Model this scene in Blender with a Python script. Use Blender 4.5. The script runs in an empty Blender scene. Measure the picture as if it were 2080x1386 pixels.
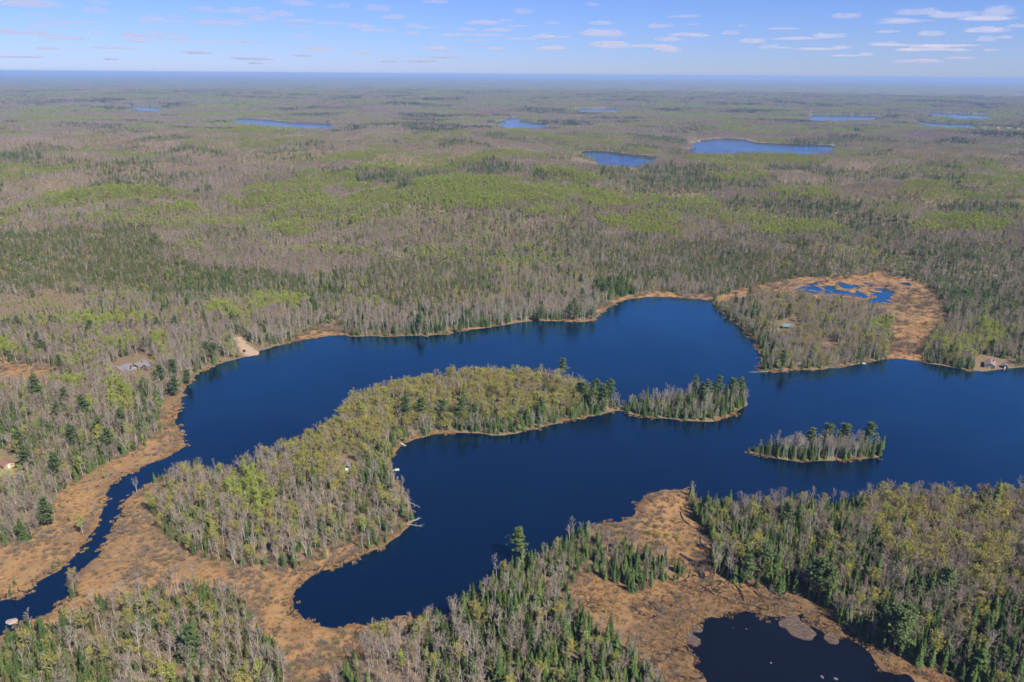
import bpy, math, random
import numpy as np
from mathutils import Matrix, Vector
from mathutils.geometry import tessellate_polygon

R = math.radians
rng = np.random.default_rng(11)
random.seed(5)
scene = bpy.context.scene
COL = scene.collection

# ------------------------------------------------------------------ camera
IW, IH, F = 2080.0, 1386.0, 1500.0          # photo size and focal length in its pixels
CAM_H = 240.0
PITCH = math.atan((693.0 - 151.5) / F)
ROLL = R(0.42)
cam_d = bpy.data.cameras.new('camera')
cam_d.sensor_width = 36.0
cam_d.lens = 36.0 * F / IW
cam_d.clip_start = 1.0
cam_d.clip_end = 400000.0
cam = bpy.data.objects.new('camera', cam_d)
COL.objects.link(cam)
CR = Matrix.Rotation(R(90) - PITCH, 4, 'X') @ Matrix.Rotation(ROLL, 4, 'Z')
cam.matrix_world = Matrix.Translation((0, 0, CAM_H)) @ CR
scene.camera = cam
CRN = np.array(CR.to_3x3())

# ------------------------------------------------------------------ sky, sun, exposure
SUN_EL, SUN_AZ = R(47), R(132)              # azimuth clockwise from +Y (view direction)
SUN_DIR = Vector((math.sin(SUN_AZ) * math.cos(SUN_EL), math.cos(SUN_AZ) * math.cos(SUN_EL), math.sin(SUN_EL)))
world = bpy.data.worlds.new('World')
scene.world = world
world.use_nodes = True
wn = world.node_tree
wn.nodes.clear()
w_out = wn.nodes.new('ShaderNodeOutputWorld')
w_bg = wn.nodes.new('ShaderNodeBackground')
w_sky = wn.nodes.new('ShaderNodeTexSky')
w_sky.sky_type = 'NISHITA'
w_sky.sun_disc = False
w_sky.sun_elevation = SUN_EL
w_sky.sun_rotation = SUN_AZ
w_sky.altitude = 600
w_sky.air_density = 1.0
w_sky.dust_density = 0.15
w_sky.ozone_density = 5.0
w_bg.inputs['Strength'].default_value = 0.069
w_tint = wn.nodes.new('ShaderNodeMix')          # the photo's cool lavender white balance
w_tint.data_type = 'RGBA'
w_tint.blend_type = 'MULTIPLY'
w_tint.inputs[0].default_value = 1.0
w_tint.inputs[7].default_value = (.68, .80, 1.36, 1)
wn.links.new(w_sky.outputs[0], w_tint.inputs[6])
wn.links.new(w_tint.outputs[2], w_bg.inputs['Color'])
wn.links.new(w_bg.outputs[0], w_out.inputs['Surface'])

sun_d = bpy.data.lights.new('sun', 'SUN')
sun_d.energy = 5.0
sun_d.angle = R(0.53)
sun_d.color = (1.0, 0.95, 0.87)
sun = bpy.data.objects.new('sun', sun_d)
COL.objects.link(sun)
sun.rotation_euler = SUN_DIR.to_track_quat('Z', 'Y').to_euler()

scene.view_settings.view_transform = 'Standard'
scene.view_settings.look = 'None'
scene.view_settings.exposure = 0.55
scene.view_settings.gamma = 1.0
scene.view_settings.use_curve_mapping = False
cy = scene.cycles
cy.max_bounces = 8
cy.diffuse_bounces = 2
cy.glossy_bounces = 2
cy.transmission_bounces = 2
cy.transparent_max_bounces = 8
cy.volume_bounces = 6
cy.use_denoising = True
cy.denoiser = 'OPENIMAGEDENOISE'
cy.denoising_input_passes = 'RGB_ALBEDO_NORMAL'
cy.denoising_prefilter = 'ACCURATE'
cy.use_adaptive_sampling = True
cy.adaptive_threshold = 0.02


# ------------------------------------------------------------------ projection helpers
def unproj(px, py, h=0.0):
    """photo pixel -> ground position (x, y) on the level z = h"""
    px = np.asarray(px, float); py = np.asarray(py, float)
    d = np.stack([(px - IW / 2) / F, -(py - IH / 2) / F, -np.ones_like(px)], -1) @ CRN.T
    t = (h - CAM_H) / d[..., 2]
    return d[..., 0] * t, d[..., 1] * t


def proj(x, y, z):
    v = np.stack([x, y, z - CAM_H], -1) @ CRN
    w = -v[..., 2]
    return IW / 2 + F * v[..., 0] / w, IH / 2 - F * v[..., 1] / w, w


def W(pts, h=0.0):
    """list of photo points (x, y[, h]) -> array of ground XY"""
    out = []
    for p in pts:
        hh = p[2] if len(p) > 2 else h
        x, y = unproj(p[0], p[1], hh)
        out.append((float(x), float(y)))
    return np.array(out)


def hash2(ix, iy, seed):
    n = (ix.astype(np.int64) * 374761393 + iy.astype(np.int64) * 668265263 + seed * 1442695041) & 0x7fffffff
    n = ((n ^ (n >> 13)) * 1274126177) & 0x7fffffff
    n = n ^ (n >> 16)
    return (n & 0xffff) / 65535.0


def vnoise(x, y, seed=0):
    x0 = np.floor(x); y0 = np.floor(y)
    fx = x - x0; fy = y - y0
    fx = fx * fx * (3 - 2 * fx); fy = fy * fy * (3 - 2 * fy)
    a = hash2(x0, y0, seed); b = hash2(x0 + 1, y0, seed)
    c = hash2(x0, y0 + 1, seed); d = hash2(x0 + 1, y0 + 1, seed)
    return (a * (1 - fx) + b * fx) * (1 - fy) + (c * (1 - fx) + d * fx) * fy


def fbm(x, y, octs=4, seed=0):
    s = 0; a = 0.5; t = 0
    for i in range(octs):
        s = s + a * vnoise(x * 2 ** i + 17.3 * i, y * 2 ** i - 9.1 * i, seed + i)
        t += a
        a *= 0.5
    return s / t


def smooth(e0, e1, v):
    t = np.clip((v - e0) / (e1 - e0), 0, 1)
    return t * t * (3 - 2 * t)


def inpoly(x, y, poly):
    ins = np.zeros(x.shape, bool)
    n = len(poly)
    j = n - 1
    for i in range(n):
        xi, yi = poly[i]; xj, yj = poly[j]
        if yi != yj:
            c = ((yi > y) != (yj > y)) & (x < (xj - xi) * (y - yi) / (yj - yi) + xi)
            ins ^= c
        j = i
    return ins


def segdist(x, y, poly, closed=True):
    d = np.full(x.shape, 1e9)
    n = len(poly)
    for i in range(n if closed else n - 1):
        ax, ay = poly[i]; bx, by = poly[(i + 1) % n]
        ex, ey = bx - ax, by - ay
        L = ex * ex + ey * ey + 1e-9
        t = np.clip(((x - ax) * ex + (y - ay) * ey) / L, 0, 1)
        q = (x - ax - t * ex) ** 2 + (y - ay - t * ey) ** 2
        np.minimum(d, q, out=d)
    return np.sqrt(d)


# ------------------------------------------------------------------ outlines of water and marsh
TH = 12.0     # height of the tree tops that hide a shore lying behind them
O = TH
LAKE = [(-160, 1290), (0, 1222), (40, 1212), (75, 1190), (110, 1165), (140, 1140), (165, 1110), (190, 1075), (207, 1040),
        (218, 1005), (228, 985), (255, 965), (290, 950), (330, 935), (362, 915), (380, 904), (370, 890), (360, 868),
        (358, 850), (365, 825), (372, 800), (385, 775), (410, 755), (440, 742), (470, 733), (498, 726), (522, 722),
        (528, 713), (560, 703), (600, 695), (640, 686), (665, 683), (690, 680), (730, 684), (800, 684), (870, 682),
        (920, 678), (960, 670), (1000, 665), (1045, 657), (1085, 652), (1130, 652), (1180, 655), (1208, 652),
        (1218, 640), (1235, 625), (1260, 612), (1290, 606), (1330, 603), (1380, 605), (1420, 608), (1446, 612),
        (1452, 622), (1462, 636), (1480, 648), (1500, 662), (1520, 680), (1538, 700), (1546, 722), (1548, 742),
        (1540, 754), (1580, 757), (1640, 752), (1700, 748), (1750, 740), (1790, 731), (1810, 728), (1840, 730),
        (1880, 737), (1920, 745), (1960, 752), (1995, 755), (2040, 751), (2080, 746), (2330, 740), (2500, 960),
        (2330, 985, O), (2080, 974, O), (2000, 978, O), (1930, 972, O), (1850, 972, O), (1750, 984, O), (1680, 990, O),
        (1600, 985, O), (1540, 992, O), (1480, 996, O), (1430, 992, 12), (1398, 990, 2), (1350, 993), (1310, 1005),
        (1297, 1020), (1290, 1040), (1280, 1055), (1262, 1063), (1230, 1065), (1200, 1068), (1170, 1077, 3),
        (1140, 1085, 7), (1100, 1092, 12), (1060, 1108, O), (1020, 1128, O), (985, 1148, O), (950, 1178, O),
        (910, 1205, 14), (885, 1222, 9), (860, 1236, 3), (830, 1250), (790, 1262), (740, 1270), (690, 1273), (650, 1270),
        (620, 1258), (600, 1240), (595, 1215), (605, 1195), (630, 1175), (665, 1158), (700, 1145), (740, 1128),
        (780, 1110), (810, 1090), (830, 1070), (840, 1050), (838, 1035), (826, 1005), (815, 985), (800, 965), (792, 952),
        (795, 935), (805, 915), (820, 900), (850, 890), (890, 882), (930, 880), (970, 880), (1020, 885), (1060, 880),
        (1100, 868), (1140, 857), (1180, 850), (1220, 842), (1258, 833), (1268, 841), (1310, 848), (1360, 852), (1410, 856),
        (1450, 856), (1480, 848), (1505, 835), (1518, 822), (1520, 800, 6), (1514, 772, O), (1480, 772, O), (1440, 774, O),
        (1400, 776, O), (1350, 783, O), (1300, 790, O), (1270, 797, O), (1250, 788, O), (1220, 777, O), (1180, 762, O),
        (1120, 745, O), (1060, 738, O), (1000, 735, O), (940, 739, O), (880, 750, O), (820, 760, O), (760, 770, O),
        (720, 788, O), (695, 803, O), (680, 823, O), (640, 851, O), (600, 868, O), (550, 893, O), (500, 908, O),
        (460, 922, 14), (425, 936, 9), (400, 945), (370, 955), (330, 968), (300, 985), (275, 1000), (258, 1012), (250, 1030),
        (247, 1045), (232, 1065), (222, 1090), (215, 1110), (195, 1135), (170, 1150), (150, 1170), (143, 1195), (130, 1225),
        (100, 1245), (60, 1262), (30, 1278), (0, 1290), (-160, 1360)]
ISLAND = [(1512, 914), (1530, 922), (1560, 930), (1600, 936), (1650, 938), (1700, 938), (1750, 934), (1785, 930), (1797, 922),
          (1795, 908), (1780, 884, 11), (1740, 880, 11), (1690, 881, 11), (1640, 882, 11), (1590, 888, 10), (1550, 896, 7),
          (1525, 908, 3)]
POND = [(1386, 1304), (1400, 1285), (1420, 1265), (1450, 1252), (1490, 1245), (1510, 1243), (1540, 1249), (1580, 1255),
        (1600, 1246), (1625, 1246), (1630, 1262), (1650, 1275), (1665, 1290), (1700, 1298), (1740, 1308), (1762, 1322),
        (1778, 1342), (1800, 1357), (1850, 1377), (1900, 1400), (1960, 1440), (1980, 1500), (1490, 1500), (1445, 1420),
        (1432, 1375), (1415, 1345), (1395, 1322), (1385, 1312)]
POOLS = [[(1604, 592), (1640, 578), (1665, 571), (1700, 573), (1722, 586), (1712, 600), (1668, 600), (1640, 596)],
         [(1706, 573), (1760, 574), (1800, 584), (1792, 604), (1740, 608), (1708, 600)],
         [(1756, 613), (1785, 603), (1812, 605), (1812, 619), (1785, 622)],
         [(1776, 602), (1806, 586), (1822, 595), (1806, 605)],
         [(1812, 578), (1846, 573), (1852, 583), (1822, 587)]]
FAR = [[(1184, 310), (1200, 307), (1240, 307), (1280, 315), (1340, 318), (1328, 320), (1290, 321), (1272, 328), (1240, 330), (1200, 327), (1184, 320)],
       [(1396, 296), (1420, 286), (1470, 281), (1515, 283), (1530, 289), (1600, 293), (1690, 295), (1700, 299), (1640, 302), (1600, 306), (1545, 305), (1510, 299), (1440, 299)],
       [(1006, 248), (1025, 245), (1030, 240), (1055, 238), (1062, 245), (1075, 248), (1112, 251), (1105, 255), (1040, 254)],
       [(466, 241), (500, 240), (545, 243), (590, 248), (640, 250), (684, 252), (672, 256), (620, 255), (560, 251), (500, 247)],
       [(255, 217), (300, 216), (328, 219), (325, 223), (290, 221)],
       [(1640, 237), (1660, 233), (1700, 234), (1780, 236), (1790, 239), (1700, 241), (1650, 241)],
       [(1876, 227), (1920, 230), (2005, 233), (2012, 238), (1950, 237), (1900, 232)],
       [(1838, 243), (1900, 249), (1990, 252), (1975, 255), (1900, 253)],
       [(1168, 220), (1262, 221), (1250, 224), (1180, 224)],
       [(2056, 306), (2110, 306), (2110, 307), (2060, 307)]]
FAR_NAME = ['round', 'long', 'notched', 'narrow', 'tiny', 'bright', 'crooked', 'thin', 'sliver', 'edge']
MARSH = [
    # bank west of the stream
    [(372, 800), (350, 800), (318, 832), (330, 880), (305, 905), (250, 932), (200, 952), (140, 985), (112, 1012), (118, 1050),
     (60, 1100), (-160, 1160), (-160, 1290), (0, 1222), (75, 1190), (165, 1110), (228, 985), (362, 915), (380, 904), (360, 868)],
    # bank east of the stream and the flat around the lake's southern end
    [(430, 936), (345, 985), (312, 1030), (338, 1085), (400, 1125), (460, 1145), (520, 1160), (590, 1158), (650, 1140), (720, 1108),
     (790, 1080), (832, 1050), (842, 1050), (700, 1145), (600, 1195), (600, 1240), (690, 1273), (790, 1262), (880, 1228),
     (870, 1262), (830, 1290), (760, 1310), (715, 1345), (690, 1400), (680, 1480), (600, 1480), (580, 1386), (545, 1330), (520, 1270),
     (480, 1215), (420, 1198), (300, 1208), (230, 1228), (150, 1262), (60, 1284), (0, 1325), (-160, 1400), (-160, 1350), (0, 1290), (130, 1225), (222, 1090), (258, 1012), (400, 945)],
    # bog between the spit and the right hand wood
    [(1402, 990), (1310, 1003), (1280, 1055), (1195, 1068), (1185, 1090), (1250, 1108), (1330, 1135), (1392, 1160), (1388, 1174),
     (1340, 1182), (1275, 1204), (1250, 1192), (1220, 1178), (1185, 1174), (1152, 1195), (1165, 1235), (1195, 1268), (1255, 1315),
     (1310, 1355), (1340, 1400), (1360, 1500), (2200, 1500), (1975, 1395), (1900, 1356), (1830, 1328), (1765, 1304), (1700, 1258),
     (1640, 1218), (1600, 1204), (1520, 1187), (1448, 1168), (1442, 1120), (1436, 1080), (1405, 1020)],
    # bog behind the cabin point
    [(1445, 608), (1530, 583), (1620, 565), (1700, 563), (1760, 560), (1780, 550), (1800, 555), (1870, 575), (1905, 600),
     (1922, 640), (1915, 665), (1885, 690), (1880, 737), (1800, 728), (1800, 700), (1815, 670), (1800, 640), (1760, 628),
     (1700, 618), (1600, 606), (1540, 606), (1460, 626)],
    [(1208, 652), (1216, 630), (1255, 604), (1330, 594), (1446, 600), (1446, 612), (1330, 603), (1260, 612), (1225, 640)],
    [(600, 692), (650, 664), (690, 652), (700, 668), (700, 682), (650, 686)],
    # low saddle on the stream side of the left wood
    [(-100, 738), (60, 740), (124, 752), (120, 780), (40, 792), (-100, 790)],
]
SAND = [[(472, 690), (490, 689), (506, 706), (530, 716), (528, 721), (515, 725), (494, 722), (488, 712)]]
LAWN = [[(-60, 930), (0, 938), (28, 955), (32, 970), (0, 985), (-60, 990)], [(300, 748), (345, 755), (352, 768), (330, 770)]]
CLEAR = [[(228, 744), (262, 732), (304, 730), (322, 746), (318, 768), (292, 780), (240, 776)],      # house yard
         [(688, 936), (716, 934), (724, 950), (722, 985), (690, 985)],                               # peninsula cabin
         [(1568, 656), (1622, 652), (1630, 668), (1616, 682), (1575, 682)],
         [(1668, 700), (1700, 698), (1706, 712), (1698, 724), (1670, 722)],
         [(1980, 726), (2030, 728), (2060, 742), (2060, 756), (1980, 756)],
         [(-60, 925), (30, 930), (62, 962), (50, 985), (-60, 1000)],
         [(470, 686), (494, 686), (512, 704), (536, 714), (530, 726), (492, 726), (484, 714)]]

lake_p = W(LAKE)
island_p = W(ISLAND)
pond_p = W(POND)
pools_p = [W(p) for p in POOLS]
far_b = [W(p) for p in FAR]
FAR_K = np.linspace(1 - 25.0 / CAM_H, 1, 5)          # the near shore of a far lake hides behind its trees


def hull(pts):
    pts = sorted(map(tuple, pts))
    def half(ps):
        h = []
        for p in ps:
            while len(h) > 1 and (h[-1][0] - h[-2][0]) * (p[1] - h[-2][1]) - (h[-1][1] - h[-2][1]) * (p[0] - h[-2][0]) <= 0:
                h.pop()
            h.append(p)
        return h[:-1]
    return np.array(half(pts) + half(pts[::-1]))


far_p = [hull(np.concatenate([q, q * FAR_K[0]])) for q in far_b]
marsh_p = [W(p) for p in MARSH]
sand_p = [W(p) for p in SAND]
lawn_p = [W(p) for p in LAWN]
clear_p = [W(p) for p in CLEAR]


# ------------------------------------------------------------------ ground sheet
TH_MAX = R(50)
NT = 420
theta = np.linspace(-TH_MAX, TH_MAX, NT)
rows = [185.0]
while rows[-1] < 60000:
    r = rows[-1]
    rows.append(r * (1.0035 if r < 1300 else (1.006 if r < 12000 else 1.012)))
rad = np.array(rows)
NR = len(rad)
RR, TT = np.meshgrid(rad, theta, indexing='ij')
GX = RR * np.sin(TT)
GY = RR * np.cos(TT)


def land_fields(x, y):
    """signed distance to water (negative inside), to marsh (negative inside)"""
    r = np.hypot(x, y)
    wat = np.full(x.shape, 1e6)
    near = r < 2600
    xs, ys = x[near], y[near]
    if xs.size:
        jx = (fbm(xs / 9, ys / 9, 3, 3) - .5) * 9
        jy = (fbm(xs / 9, ys / 9, 3, 8) - .5) * 9
        # ragged only where sedge grows
        xw, yw = xs + jx * .55, ys + jy * .55
        ins = inpoly(xw, yw, lake_p) & ~inpoly(xw, yw, island_p)
        d = np.minimum(segdist(xw, yw, lake_p), segdist(xw, yw, island_p))
        w = np.where(ins, -d, d)
        xp, yp = xs + jx * .9, ys + jy * .9
        for q in [pond_p]:
            dd = segdist(xp, yp, q)
            dd = np.where(inpoly(xp, yp, q), -dd, dd)
            w = np.minimum(w, dd)
        pn = fbm(xs / 11, ys / 15, 4, 31)
        pw = np.full(xs.shape, 1e3)
        for q, lim in zip(pools_p, (.47, .52, .47, .45, .50)):
            reg = segdist(xs, ys, q)
            reg = np.where(inpoly(xs, ys, q), -reg, reg)
            pw = np.minimum(pw, np.maximum((lim - pn) * 45, reg))
        w = np.minimum(w, pw)
        wat[near] = w
    far = r >= 1700
    xs, ys = x[far], y[far]
    if xs.size:
        xs = xs + (fbm(xs / 60, ys / 60, 3, 5) - .5) * 60
        w = wat[far]
        for q, hq in zip(far_b, far_p):
            lo, hi = hq.min(0) - 2500, hq.max(0) + 2500
            m = (xs > lo[0]) & (xs < hi[0]) & (ys > lo[1]) & (ys < hi[1])
            if not m.any():
                continue
            xm_, ym_ = xs[m], ys[m]
            best = w[m]
            for kk in FAR_K:
                qk = q * kk
                dd = segdist(xm_, ym_, qk)
                best = np.minimum(best, np.where(inpoly(xm_, ym_, qk), -dd, dd))
            w[m] = best
        wat[far] = w
    mar = np.full(x.shape, 1e6)
    xs, ys = x[near], y[near]
    if xs.size:
        xm = xs + (fbm(xs / 16, ys / 16, 3, 21) - .5) * 11
        ym = ys + (fbm(xs / 16, ys / 16, 3, 27) - .5) * 11
        m = np.full(xs.shape, 1e6)
        for q in marsh_p:
            dd = segdist(xm, ym, q)
            dd = np.where(inpoly(xm, ym, q), -dd, dd)
            m = np.minimum(m, dd)
        mar[near] = m
    return wat, mar


def hill(x, y):
    r = np.hypot(x, y)
    n = fbm(x / 150 + 3.1, y / 150 + 7.7, 3, 50)
    mid = fbm(x / 430 + 9.1, y / 400 + 2.7, 3, 55)
    big = fbm(x / 1700 + 1.2, y / 1500 + 4.4, 3, 60)
    k = smooth(900, 1500, r)
    a = 8 + 30 * k * (1 - .6 * smooth(2800, 6000, r))
    return a * np.maximum(n * 1.25 - .18, 0) + (7 + 30 * k * (1 - .6 * smooth(3000, 7000, r))) * np.maximum(mid - .3, 0) * 1.6 + 18 * smooth(1500, 3500, r) * (big - .3) + 25 * smooth(14000, 40000, r) * big


wat, mar = land_fields(GX, GY)
dry = np.minimum(wat, np.maximum(mar, 0) + 4)
hz = hill(GX, GY)
rise = np.where(RR < 2000, smooth(0, 130, dry), smooth(0, 300 + 1500 * smooth(2000, 5000, RR), dry))
GZ = np.where(wat < 0, np.maximum(wat * .18, -3.0),
              np.minimum(wat * .10, .35) + np.maximum(0, np.minimum(dry - 4, 12)) * .05 + rise * np.maximum(hz, 0))
GZ = np.where((mar < 0) & (wat > 0), np.minimum(wat * .1, .32), GZ)
# beyond the last single trees the sheet is the top of the canopy
CAN0, CAN1 = 9000.0, 11000.0
can = smooth(CAN0, CAN1, RR) * smooth(10, 60, wat)
rough = fbm(GX / 90, GY / 90, 3, 71) * 14 + 8
GZ = GZ + can * rough
GZ += ((mar < 0) & (wat > 1)) * (fbm(GX / 2.6, GY / 2.6, 2, 90) - .35) * .25
LR = np.log(rad)


def bil(A, x, y):
    r = np.hypot(x, y)
    t = np.arctan2(x, y)
    fi = np.clip(np.interp(np.log(r), LR, np.arange(NR)), 0, NR - 1.001)
    fj = np.clip((t + TH_MAX) / (2 * TH_MAX) * (NT - 1), 0, NT - 1.001)
    i = fi.astype(int); j = fj.astype(int)
    u = fi - i; v = fj - j
    return (A[i, j] * (1 - u) * (1 - v) + A[i + 1, j] * u * (1 - v) + A[i, j + 1] * (1 - u) * v + A[i + 1, j + 1] * u * v)


def ground_z(x, y):
    return float(bil(GZ, np.array([x]), np.array([y]))[0])


# ------------------------------------------------------------------ materials
def srgb(r, g, b):
    f = lambda c: c / 12.92 if c <= .04045 else ((c + .055) / 1.055) ** 2.4
    return (f(r / 255), f(g / 255), f(b / 255), 1)


class NT_:
    def __init__(self, name):
        self.m = bpy.data.materials.new(name)
        self.m.use_nodes = True
        self.t = self.m.node_tree
        self.t.nodes.clear()
        self.out = self.t.nodes.new('ShaderNodeOutputMaterial')

    def n(self, typ, **kw):
        o = self.t.nodes.new(typ)
        for k, v in kw.items():
            setattr(o, k, v)
        return o

    def l(self, a, b):
        self.t.links.new(a, b)

    def ramp(self, fac, stops, interp='LINEAR'):
        r = self.n('ShaderNodeValToRGB')
        r.color_ramp.interpolation = interp
        e = r.color_ramp.elements
        while len(e) < len(stops):
            e.new(.5)
        for k, (p, c) in enumerate(stops):
            e[k].position = p
            e[k].color = c if len(c) == 4 else (*c, 1)
        self.l(fac, r.inputs[0])
        return r.outputs[0]

    def noise(self, vec, scale, detail=4, rough=.55, dist=0.0):
        o = self.n('ShaderNodeTexNoise')
        o.inputs['Scale'].default_value = scale
        o.inputs['Detail'].default_value = detail
        o.inputs['Roughness'].default_value = rough
        o.inputs['Distortion'].default_value = dist
        self.l(vec, o.inputs['Vector'])
        return o.outputs['Fac']

    def mix(self, fac, a, b, mode='MIX'):
        o = self.n('ShaderNodeMix', data_type='RGBA', blend_type=mode)
        for s, v in ((o.inputs[0], fac), (o.inputs[6], a), (o.inputs[7], b)):
            if hasattr(v, 'node'):
                self.l(v, s)
            elif isinstance(v, (int, float)):
                s.default_value = v
            else:
                s.default_value = v if len(v) == 4 else (*v, 1)
        return o.outputs[2]

    def attr(self, name):
        o = self.n('ShaderNodeAttribute')
        o.attribute_name = name
        return o.outputs['Fac']

    def principled(self, color, rough=.9, spec=.2, normal=None):
        p = self.n('ShaderNodeBsdfPrincipled')
        if hasattr(color, 'node'):
            self.l(color, p.inputs['Base Color'])
        else:
            p.inputs['Base Color'].default_value = color if len(color) == 4 else (*color, 1)
        p.inputs['Roughness'].default_value = rough
        p.inputs['Specular IOR Level'].default_value = spec
        if normal is not None:
            self.l(normal, p.inputs['Normal'])
        self.l(p.outputs[0], self.out.inputs['Surface'])
        return p


def plain(name, col, rough=.8, var=.25, scale=3.0, spec=.2):
    """solid paint or wood with worn, blotchy variation"""
    b = NT_(name)
    g = b.n('ShaderNodeNewGeometry').outputs['Position']
    f = b.noise(g, scale, 3)
    c0 = tuple(c * (1 - var) for c in col[:3])
    c1 = tuple(min(1, c * (1 + var)) for c in col[:3])
    b.principled(b.ramp(f, [(.3, c0), (.7, c1)]), rough, spec)
    return b.m


def foliage(name, stops, rough=.75, trans=.25, own=.5, stand=.012):
    """leaf or twig colour that differs from tree to tree"""
    b = NT_(name)
    info = b.n('ShaderNodeObjectInfo')
    nz = b.noise(info.outputs['Location'], stand, 2, .5)
    st = b.n('ShaderNodeMapRange')                       # neighbours of one stand look alike
    b.l(nz, st.inputs[0])
    st.inputs[1].default_value = .30
    st.inputs[2].default_value = .70
    mixv = b.n('ShaderNodeMix', data_type='FLOAT')
    mixv.inputs[0].default_value = own
    b.l(st.outputs[0], mixv.inputs[2])
    b.l(info.outputs['Random'], mixv.inputs[3])
    c = b.ramp(mixv.outputs[0], stops)
    g = b.n('ShaderNodeNewGeometry')
    rnd = b.n('ShaderNodeMapRange')
    b.l(g.outputs['Random Per Island'], rnd.inputs[0])
    rnd.inputs[3].default_value = .72
    rnd.inputs[4].default_value = 1.28
    v = b.n('ShaderNodeVectorMath', operation='SCALE')
    b.l(c, v.inputs[0])
    b.l(rnd.outputs[0], v.inputs['Scale'])
    d = b.n('ShaderNodeBsdfDiffuse')
    b.l(v.outputs[0], d.inputs['Color'])
    if trans > 0:
        t = b.n('ShaderNodeBsdfTranslucent')
        b.l(v.outputs[0], t.inputs['Color'])
        mx = b.n('ShaderNodeMixShader')
        mx.inputs[0].default_value = trans
        b.l(d.outputs[0], mx.inputs[1])
        b.l(t.outputs[0], mx.inputs[2])
        b.l(mx.outputs[0], b.out.inputs['Surface'])
    else:
        b.l(d.outputs[0], b.out.inputs['Surface'])
    return b.m


M = {}
M['bark_pale'] = foliage('pale_birch_bark', [(0, (.40, .35, .29)), (.5, (.58, .53, .46)), (1, (.36, .31, .26))], trans=0)
M['bark_grey'] = foliage('grey_bark', [(0, (.28, .24, .20)), (.5, (.42, .37, .32)), (1, (.33, .28, .23))], trans=0)
M['bark_dark'] = foliage('conifer_bark', [(0, (.10, .075, .055)), (1, (.16, .12, .09))], trans=0)
M['twig_birch'] = foliage('birch_twigs', [(0, (.30, .23, .17)), (.3, (.40, .32, .24)), (.55, (.35, .29, .235)), (.8, (.40, .30, .19)), (1, (.34, .29, .17))], trans=.2)
M['twig_maple'] = foliage('maple_twigs', [(0, (.25, .185, .145)), (.25, (.36, .285, .22)), (.5, (.30, .25, .15)), (.7, (.36, .255, .20)), (.88, (.32, .235, .225)), (1, (.40, .18, .13))], trans=.2)
M['leaf_lime'] = foliage('young_aspen_leaves', [(0, (.31, .37, .07)), (.5, (.42, .47, .085)), (1, (.40, .39, .14))], trans=.4)
M['leaf_olive'] = foliage('budding_maple_leaves', [(0, (.30, .26, .10)), (.2, (.43, .37, .09)), (.4, (.33, .30, .085)), (.6, (.46, .41, .09)), (.8, (.33, .36, .09)), (.93, (.38, .30, .10)), (1, (.40, .23, .11))], trans=.3, own=.85)
M['leaf_spruce'] = foliage('spruce_needles', [(0, (.05, .085, .03)), (.5, (.095, .14, .042)), (1, (.15, .18, .055))], trans=.2, own=.75)
M['leaf_pine'] = foliage('pine_needles', [(0, (.085, .125, .05)), (1, (.13, .17, .06))], trans=.15, own=.8)
M['leaf_cedar'] = foliage('cedar_sprays', [(0, (.12, .16, .05)), (.5, (.17, .19, .055)), (1, (.19, .17, .07))], trans=.2)
M['sedge'] = foliage('dry_sedge', [(0, (.20, .13, .07)), (.25, (.41, .25, .105)), (.45, (.29, .16, .08)), (.6, (.38, .265, .13)), (.75, (.24, .145, .085)), (.9, (.44, .29, .14)), (1, (.27, .235, .10))], trans=.15, own=.5, stand=.06)
M['islet_sedge'] = foliage('bleached_islet_sedge', [(0, (.30, .22, .17)), (1, (.36, .27, .20))], trans=.1)
M['shrub'] = foliage('bog_shrub_twigs', [(0, (.21, .145, .11)), (.4, (.30, .23, .175)), (.75, (.25, .21, .10)), (1, (.28, .13, .11))], trans=.15, own=.5, stand=.05)
M['twig_far'] = foliage('far_hardwood_twigs', [(0, (.24, .185, .155)), (.3, (.34, .275, .215)), (.5, (.29, .265, .15)), (.75, (.33, .24, .195)), (1, (.26, .205, .19))], trans=.2, own=.15, stand=.004)
M['leaf_far'] = foliage('far_aspen_leaves', [(0, (.25, .28, .075)), (.5, (.32, .36, .085)), (1, (.31, .30, .12))], trans=.35, own=.15, stand=.004)
M['conifer_far'] = foliage('far_conifer_needles', [(0, (.06, .085, .035)), (1, (.10, .12, .05))], trans=.15, own=.2, stand=.004)


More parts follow.
